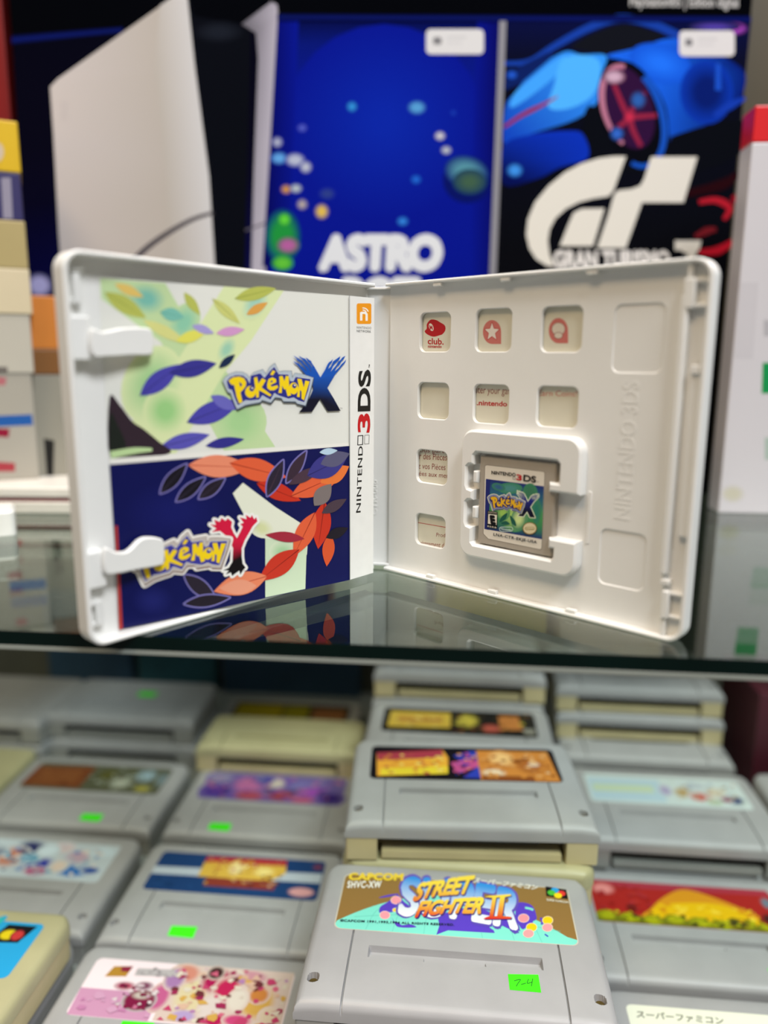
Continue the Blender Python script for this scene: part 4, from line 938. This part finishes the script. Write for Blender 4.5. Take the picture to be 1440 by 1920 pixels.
# ------------------------------------------------------------------ things standing on the glass behind the case
def at_y(px, py, Y):
    r = ray(px, py); return EYE + r * (Y / r.y)
YB = 545.0
BX0, BX1 = at_y(20, 40, YB).x, at_y(1408, 40, YB).x
CART_DARK = mat('dark_printed_carton', '#05060a', 0.55, .1, 6, spec=.0)
cbox = empty('console_box', ((BX0 + BX1) / 2, YB + 60, 0)); tag(cbox, 'large dark console box with blue and racing car pictures behind the case', 'box')
WF = lambda x, y, z: Vector((x, y, z))
MB().box((BX0, YB, 0), (BX1, YB + 120, 420)).build('carton', CART_DARK, cbox, frame=WF, bevel=1.0, smooth=0)
PX = Plane((0, YB, 0), (1, 0, 0), (0, 0, 1))
b = Ink(PX)
b1 = crop(0, 0, 2.769); b2 = crop(480, 0, 3.0); b3 = crop(920, 0, 2.769)
b.strips([(24, 76), (520, 38), (500, 800), (70, 900)], [(0, '#070714'), (.35, '#090818'), (.6, '#0a0a3c'), (1, '#101458')], 8)
b.strips([(22, 66), (230, 50), (230, 62), (22, 84)], [(0, '#070714'), (.5, '#0e1a66'), (1, '#070714')], 4)
# printed console picture
b.poly([(338, -30), (352, -30), (362, 30), (470, 48), (455, 700), (395, 700), (300, 300)], '#0b0d14')
b.blob(410, 60, 50, 22, '#1a1e28', '#0b0d14', 0, .3)
plate = [(94, 163), (108, 148), (345, -20), (352, 0), (366, 130), (392, 330), (401, 470), (410, 640), (125, 640), (110, 440), (100, 250)]
b.poly(plate, None, grad=((95, 300), '#bfb9ba', (230, 320), '#aaa39b'))
b.poly([(345, -20), (352, 0), (366, 130), (392, 330), (401, 470), (410, 640), (330, 640), (310, 330), (290, 130), (300, 10)], None, grad=((290, 300), '#aaa39b', (395, 290), '#c6c6ca'))
b.stroke([(400, 399), (360, 412), (310, 440), (265, 474), (235, 510)], 6, '#4a464c', 12, 10)
b.poly([(453, 45), (508, 4), (519, 8), (521, 22), (508, 240), (500, 410), (496, 560), (470, 560), (476, 330), (484, 110), (480, 62)], None, grad=((455, 200), '#5c5a64', (505, 205), '#a9a5b4'))
b.stroke([(460, 432), (500, 418)], 4, '#55525c', 3)
b.poly(rrect(114, 188, 128, 226, 5, 4), '#b9b3b4'); b.blob(74, 535, 26, 24, '#a9a8d8', '#0d0f4c', .3, .5)
# blue space panel
pan = [(521, 36), (938, 33), (905, 800), (490, 800)]
b.strips([pan[0], pan[1], pan[2], pan[3]], [(0, '#070c3c'), (.05, '#0a166c'), (.2, '#0a168a'), (.6, '#0a168a'), (.8, '#0a1280'), (1, '#2c4a6a')], 16)
b.blob(720, 230, 185, 185, '#0c24a0', '#0a168a', 0, .1)
b.poly([(521, 40), (560, 40), (540, 500), (492, 500)], None, grad=((500, 250), '#08084e', (555, 250), '#0a168a'))
b.poly([(895, 36), (938, 33), (922, 520), (880, 520)], None, grad=((885, 250), '#0a168a', (932, 250), '#090a58'))
for x, y, rx, ry, cc in ((540, 600, 14, 14, '#2f86cc'), (905, 605, 24, 18, '#4f94cc'), (260, 720, 13, 11, '#4a55b8'), (825, 1245, 15, 12, '#2f7ad0'), (900, 1010, 14, 12, '#1f60c8'), (1110, 635, 8, 8, '#1838a8'), (120, 800, 14, 14, '#9aa0b8'), (130, 890, 22, 16, '#5a9ad8'), (220, 900, 26, 18, '#a8b0c8'), (280, 940, 16, 16, '#aab0c4'), (170, 1065, 14, 12, '#c08a3a'), (225, 1060, 16, 12, '#a8b4bc'), (400, 1090, 22, 16, '#2a3a84'), (1035, 765, 14, 12, '#bdbcc4'), (1070, 845, 14, 11, '#aab0bc'), (370, 1190, 18, 20, '#d0b050'), (260, 1150, 14, 14, '#a49a9a')):
    p = b2((x, y)); b.blob(p[0], p[1], rx * .75, ry * .75, cc, '#0a1892', 0, .5)
p = b2((1190, 1010)); b.poly(ell(p[0], p[1], 46, 44, 30), '#0a1460'); b.blob(p[0] - 2, p[1] - 14, 42, 30, '#4f8a9c', '#0c1c70', .25, .4); b.blob(p[0] + 4, p[1] + 4, 32, 24, '#3c5a48', '#1a3a58', 0, .3)
p = b2((150, 1330)); b.blob(p[0], p[1], 34, 52, '#1f8a3c', '#0c2a70', 0, .5); p = b2((160, 1235)); b.blob(p[0], p[1], 12, 12, '#5cc83a', '#1f8a3c'); p = b2((180, 1380)); b.blob(p[0], p[1], 22, 16, '#a85a98', '#1f6a4c'); p = b2((150, 1480)); b.blob(p[0], p[1], 20, 14, '#5cb83a', '#1f8a3c')
b.text('ASTRO', (596, 503), (829, 503), (600, 438), '#d2d6de', 0.085, 0.0, .92)
b.text('BOT', (640, 584), (790, 584), (640, 518), '#d2d6de', 0.085, 0.0, .92)
for x, y, rx, ry, cc in ((560, 640, 60, 50, '#5a8a4a'), (700, 680, 80, 40, '#3a6ab8'), (620, 730, 70, 40, '#b0883c'), (830, 640, 60, 50, '#7a9a4a'), (880, 720, 50, 40, '#c0b040')): b.blob(x, y, rx, ry, cc, '#20389c', 0, .4)
b.poly(rrect(799, 55, 907, 102, 9, 5), '#cdcdd0'); b.poly(rrect(812, 70, 828, 84, 4, 3), '#77777c'); b.poly([(838, 68), (874, 67), (874, 73), (838, 74)], '#c2c2c6'); b.poly([(838, 78), (866, 77), (866, 83), (838, 84)], '#c6c6ca')
# racing panel
b.strips([(946, 34), (1408, 40), (1322, 900), (912, 900)], [(0, '#0a0f3c'), (.03, '#0c1030'), (.12, '#0b0d1c'), (.5, '#0a0b10'), (1, '#0a0a0c')], 12)
BLK = '#0b0d14'
b.stroke(b3([(60, 330), (200, 320), (340, 235), (520, 140), (680, 95), (850, 130), (1000, 200)]), 8, '#163a9c', 16, 15)
b.poly(cr(b3([(420, 240), (540, 170), (690, 125), (840, 160), (900, 190), (760, 250), (620, 280), (480, 265)]), 4), '#12141c')
b.poly(cr(b3([(75, 560), (130, 480), (220, 370), (380, 270), (470, 285), (600, 290), (570, 400), (560, 520), (440, 620), (200, 700), (75, 770)]), 4), None, grad=(b3((560, 330)), '#2f8cf0', b3((90, 720)), '#123fb8'))
b.poly(cr(b3([(120, 490), (230, 390), (370, 290), (400, 330), (260, 460), (110, 560)]), 4), '#3d9af4'); b.poly(cr(b3([(380, 300), (560, 310), (540, 480), (420, 560), (300, 560), (330, 440)]), 4), '#49a8f8')
b.stroke(b3([(70, 660), (160, 600), (270, 545), (350, 500)]), 5, '#8e2436', 2, 8)
b.poly(b3([(70, 470), (150, 440), (330, 290), (300, 270), (160, 340), (75, 400)]), '#0e1f5c')
b.poly(cr(b3([(600, 290), (760, 250), (930, 200), (1060, 230), (1200, 290), (1320, 380), (1290, 520), (1180, 600), (1060, 690), (940, 760), (910, 560), (820, 400), (700, 320)]), 4), None, grad=(b3((820, 320)), '#1a62e8', b3((1250, 420)), '#091c70'))
b.blob(*b3((880, 330)), 60, 36, '#1f6cf0', '#1450d0', .3, .2); b.blob(*b3((1120, 480)), 50, 60, '#0a1c68', '#0d34a8', 0, .4)
b.stroke(b3([(1180, 330), (1180, 470)]), 8, '#1a4cc0', 12); b.stroke(b3([(1160, 600), (1240, 550), (1320, 510)]), 8, '#1438a8', 6, 16)
b.poly(cr(b3([(560, 560), (480, 620), (500, 800), (640, 830), (700, 900), (860, 860), (930, 740), (960, 700), (1300, 620), (1300, 800), (900, 900)]), 3), BLK)
b.poly(ell(*b3((735, 595)), 60, 105, 30, -.30), '#0a0b12'); b.stroke([tuple(p) for p in ell(*b3((735, 600)), 55, 98, 24, -.30, -40, 120)], 14, '#174eb8', 8)
b.poly(ell(*b3((715, 560)), 46, 80, 30, -.30), '#2c1238'); b.stroke([tuple(p) for p in ell(*b3((715, 560)), 46, 80, 20, -.30, 130, 290)], 7, '#b0708c', 9, 11)
for q_ in ([(640, 440), (690, 560), (720, 610)], [(800, 480), (740, 560), (720, 610)], [(860, 600), (780, 605), (720, 610)], [(780, 760), (740, 680), (720, 610)], [(640, 680), (690, 640), (720, 610)]): b.stroke(b3(q_), 8, '#8a2340', 12)
b.blob(*b3((765, 520)), 16, 18, '#2a5aa8', '#2c1238'); b.blob(*b3((720, 608)), 10, 10, '#c02c4c', '#8a2340'); b.blob(*b3((655, 695)), 14, 14, '#3060c0', '#101228'); b.blob(*b3((640, 400)), 22, 14, '#c0a0b8', '#5a2048')
b.poly(cr(b3([(65, 760), (200, 700), (400, 680), (480, 700), (505, 820), (360, 870), (240, 930), (65, 960)]), 4), None, grad=(b3((300, 740)), '#0d2fb0', b3((200, 960)), '#08104c')); b.blob(*b3((125, 885)), 16, 14, '#3a8ae0', '#0a1a70')
b.blob(*b3((1255, 150)), 30, 13, '#a044b8', '#16184a', 0, .4); b.blob(*b3((1160, 140)), 50, 10, '#4a3a9c', '#12183c', 0, .3); b.blob(*b3((110, 390)), 12, 10, '#1f50c0', '#0b1550')
for q_, w_, cc in (([(1080, 1050), (1170, 1040), (1240, 1080), (1210, 1140)], 14, '#a81c2c'), ([(1250, 1040), (1290, 1030)], 18, '#8a1424'), ([(1060, 1230), (1120, 1200), (1170, 1190)], 14, '#6a1a22'), ([(1080, 1310), (1180, 1300), (1280, 1240)], 16, '#b0182a'), ([(1000, 1010), (1200, 960), (1290, 900)], 20, '#240a10'), ([(1260, 1600), (1290, 1580)], 18, '#a81428')): b.stroke(b3(q_), w_ * .6, cc, w_ * .5, w_)
LOGO = '#d6d3cc'
b.poly(b3([(702, 812), (640, 812), (560, 822), (470, 850), (385, 895), (300, 965), (230, 1050), (192, 1140), (184, 1220), (200, 1290), (235, 1345), (290, 1380), (330, 1385), (305, 1320), (296, 1250), (306, 1190), (335, 1135), (390, 1085), (460, 1050), (530, 1032), (610, 1020), (635, 995)]), LOGO)
b.poly(b3([(470, 1085), (590, 1082), (530, 1278), (358, 1278), (405, 1160), (430, 1105)]), LOGO)
b.poly(b3([(832, 815), (1072, 815), (1000, 1052), (785, 1052), (700, 1288), (552, 1288), (612, 1110), (640, 1010), (660, 990), (730, 982), (775, 965), (795, 930)]), LOGO)
b.text('GRAN TURISMO', b3((325, 1388)), b3((930, 1388)), b3((325, 1298)), '#d6d3d2', 0.06)
b.text('7', b3((985, 1420)), b3((1075, 1420)), b3((990, 1252)), LOGO, 0.1); b.poly(b3([(955, 1250), (1092, 1250), (1080, 1300), (955, 1300)]), LOGO)
b.poly(rrect(1273, 58, 1377, 106, 9, 5), '#cdcdd0'); b.poly(rrect(1284, 73, 1298, 87, 4, 3), '#77777c'); b.poly([(1308, 71), (1344, 71), (1344, 77), (1308, 77)], '#c2c2c6'); b.poly([(1308, 81), (1338, 81), (1338, 87), (1308, 87)], '#c6c6ca')
b.stroke([(943, 34), (934, 270), (922, 560), (912, 800)], 13, '#85858e', 12, smooth=False)
b.strips([(520, 26), (1408, 30), (1408, 42), (520, 38)], [(0, '#06070c'), (.5, '#0c1660'), (1, '#0a1048')], 4)
b.text('PlayStation®5 | Edition digital', (1180, 12), (1384, 14), (1180, -8), '#b9b9ba', 0.02)
b.build('printed_front', cbox, material=INKC, base=0.03)

# white carton with red top at right
BL_ = at_y(1362, 560, 492); BD = 20.0                      # its rear left upright edge
RWF = lambda x, y, z: Vector((BL_.x, BL_.y, 0)) + E1 * x + E2 * (y - BD) + ZV * z
rw = empty('game_box', RWF(60, 10, 0)); tag(rw, 'white box with a red top band at the right edge', 'box')
z_r = at_y(1400, 265, 470).z; z_t = at_y(1400, 195, 470).z
MB().box((0, 0, 0), (170, BD, z_r)).build('carton', mat('white_printed_carton', '#c4c1c7', .4, .02, 10), rw, frame=RWF, bevel=.8, smooth=0)
MB().box((0, 0, z_r), (170, BD, z_t)).build('red_lid', mat('red_printed_carton', '#cc141c', .35, .03, 10), rw, frame=RWF, bevel=.8, smooth=0)
def rmark(fn):
    r_ = Ink(Plane(RWF(0, 0, 0), E1, (0, 0, 1))); fn(r_); r_.build('printed_mark', rw, material=INKC, base=.03)
rmark(lambda r_: r_.poly([(1388, 530), (1422, 530), (1412, 672), (1376, 672)], '#bdbac0'))
rmark(lambda r_: r_.poly([(1430, 680), (1475, 680), (1470, 738), (1428, 738)], '#1d8a4c'))
rmark(lambda r_: r_.poly([(1434, 820), (1480, 820), (1478, 862), (1434, 862)], '#9fb0a8'))
rmark(lambda r_: r_.blob(1374, 926, 24, 18, '#bab7a8', '#c4c1c7', 0, .5))
rmark(lambda r_: r_.poly([(1432, 600), (1480, 600), (1480, 630), (1432, 630)], '#a8a6ac'))
rmark(lambda r_: r_.poly(rrect(1462, 300, 1600, 560, 8, 4), '#3a9a5c'))
# unseen cartons added behind the open case for their reflections in the glass
for x0, x1, Y0, z1, cc, lb in ((-78, -36, 452, 96, '#23305a', 'unseen navy carton added behind the case for its reflection in the glass'), (-30, 26, 446, 104, '#cfd8c4', 'unseen pale green carton added behind the case for its reflection in the glass'), (32, 100, 448, 100, '#b8a83c', 'unseen olive yellow carton added behind the case for its reflection in the glass'), (106, 168, 440, 98, '#c9b79c', 'unseen beige carton added behind the case for its reflection in the glass')):
    o = MB().box((x0, Y0, 0), (x1, Y0 + 40, z1)).build('small_carton', mat('carton_' + cc[1:], cc, .5, .1, 25), None, frame=WF, bevel=.8, smooth=0); tag(o, lb, 'carton')
slab_post = MB().box((BX1 + 4, 590, -0.0), (BX1 + 90, 620, 800)).build('trim_1', POSTM, None, frame=WF, smooth=0); tag(slab_post, kind='structure')

# red carton at far left behind
RX = at_y(22, 100, 560).x
carton('red_carton', mat('dark_red_carton', '#7a0b10', .4, .1, 10), RX - 80, RX - 4, 560, 640, 0, at_y(10, -60, 560).z, 'dark red carton at the upper left picture edge', 'carton')

# pile at the left edge, its fronts turned towards the aisle
def zy(px, py, Y): return at_y(px, py, Y).z
YP = 490.0; PT = math.radians(25)
PU_ = Vector((-math.cos(PT), -math.sin(PT), 0)); PD_ = Vector((-math.sin(PT), math.cos(PT), 0))
zs_t = zy(60, 914, 455)
def pile(name, m, y_top, y_bot, xr_px, Y, label, width=75, depth=38, zb=None, marks=()):
    c = at_y(xr_px, (y_top + y_bot) / 2, Y); z1 = zy(xr_px, y_top, Y); z0 = zy(xr_px, y_bot, Y) if zb is None else zb
    fr = lambda x, y, z: Vector((c.x, c.y, 0)) + PU_ * x + PD_ * y + ZV * z
    o = MB().box((0, 0, z0), (width, depth, z1)).build(name, m, None, frame=fr, bevel=.8, smooth=0); tag(o, label, 'carton')
    for fn in marks:
        i_ = Ink(Plane(fr(0, 0, 0), -PU_, ZV)); fn(i_); x = i_.build('printed_mark', None, material=INKC, base=.03); x.parent = o
    return o
pile('yellow_carton', mat('yellow_carton', '#cfa90a', .4, .08, 12), 228, 325, 36, YP, 'yellow carton topping the pile at the left edge', marks=[lambda i: i.blob(-4, 285, 14, 22, '#c4b4a0', '#cfa90a', 0, .6)])
pile('striped_carton', mat('purple_carton', '#2f2a5c', .4, .1, 12), 325, 415, 41, YP, 'purple and white striped carton in the left pile', marks=[lambda i: i.poly([(2, 333), (20, 333), (24, 410), (6, 410)], '#8f8a9c'), lambda i: i.poly([(-24, 333), (-10, 333), (-8, 410), (-22, 410)], '#8f8a9c')])
pile('olive_carton', mat('olive_cream_carton', '#ab9a68', .5, .08, 12), 415, 505, 50, YP, 'olive cream carton above the plain cream one in the left pile')
pile('cream_carton', mat('cream_carton', '#d0c2a2', .5, .06, 12), 505, 590, 58, YP, 'plain cream carton in the middle of the left pile')
pile('white_carton', mat('white_carton_a', '#b9b4a7', .5, .05, 12), 590, 700, 60, YP, 'off white carton with a grey mark in the left pile', marks=[lambda i: i.poly([(-10, 688), (14, 688), (14, 698), (-10, 698)], '#6a6460')])
pile('white_carton', mat('white_carton_b', '#a39e93', .5, .05, 12), 700, 880, 66, YP, 'lowest carton of the left pile with blue and red stripes', zb=zs_t, marks=[lambda i: i.poly([(-10, 780), (60, 777), (62, 797), (-10, 800)], '#2a5aa0'), lambda i: i.poly([(-10, 803), (18, 804), (16, 820), (-10, 818)], '#8a2038'), lambda i: i.poly([(-10, 866), (28, 868), (28, 884), (-10, 884)], '#a04048'), lambda i: i.poly([(-10, 706), (12, 708), (10, 722), (-10, 722)], '#b06a70')])
pile('grey_carton', mat('grey_white_carton', '#8f8b7e', .5, .06, 12), 702, 885, 134, 508, 'grey white carton with a black slot behind the left pile', width=24, depth=24, zb=zs_t, marks=[lambda i: i.poly([(82, 822), (102, 826), (100, 896), (88, 896)], '#2b2a28')])
pile('brown_carton', mat('brown_carton', '#7d5020', .5, .1, 12), 655, 702, 130, 508, 'brown carton between the orange and grey ones at left', width=24, depth=24)
pile('orange_carton', mat('orange_carton', '#c87828', .5, .08, 12), 556, 655, 124, 508, 'orange carton on the brown one beside the left pile', width=24, depth=24)
# low white case that carries the pile
lc = empty('low_white_case', (-260, 500, 0)); tag(lc, 'low white case with maroon band carrying the pile at left', 'case')
xr = at_y(150, 940, 455).x
z_a, z_b = zs_t * .45, zs_t * .62
MB().box((-340, 455, z_b), (xr, 545 - 6, zs_t)).build('lid', mat('white_case_lid', '#d8d4cb', .4), lc, frame=WF, bevel=1)
MB().box((-340, 456, z_a), (xr - 1, 545 - 6, z_b)).build('maroon_band', mat('maroon_band', '#7a4a4c', .5), lc, frame=WF, smooth=0)
MB().box((-340, 455, 0), (xr, 545 - 6, z_a)).build('base', mat('white_case_base', '#cbc8be', .4), lc, frame=WF, bevel=1)
# small white block near the left edge of the glass
pb = at_y(29, 980, 398)
WBF = lambda x, y, z: Vector((pb.x, pb.y, 0)) + PU_ * x + PD_ * y + ZV * z
wb = MB().prism([rrect(0, 0, 70, 24, 3, 4)], 0, zy(15, 956, 398), ch=1.5).build('white_block', mat('white_block_plastic', '#e2e2dc', .35), None, frame=WBF)
tag(wb, 'small white plastic block on the glass at the left edge', 'block')
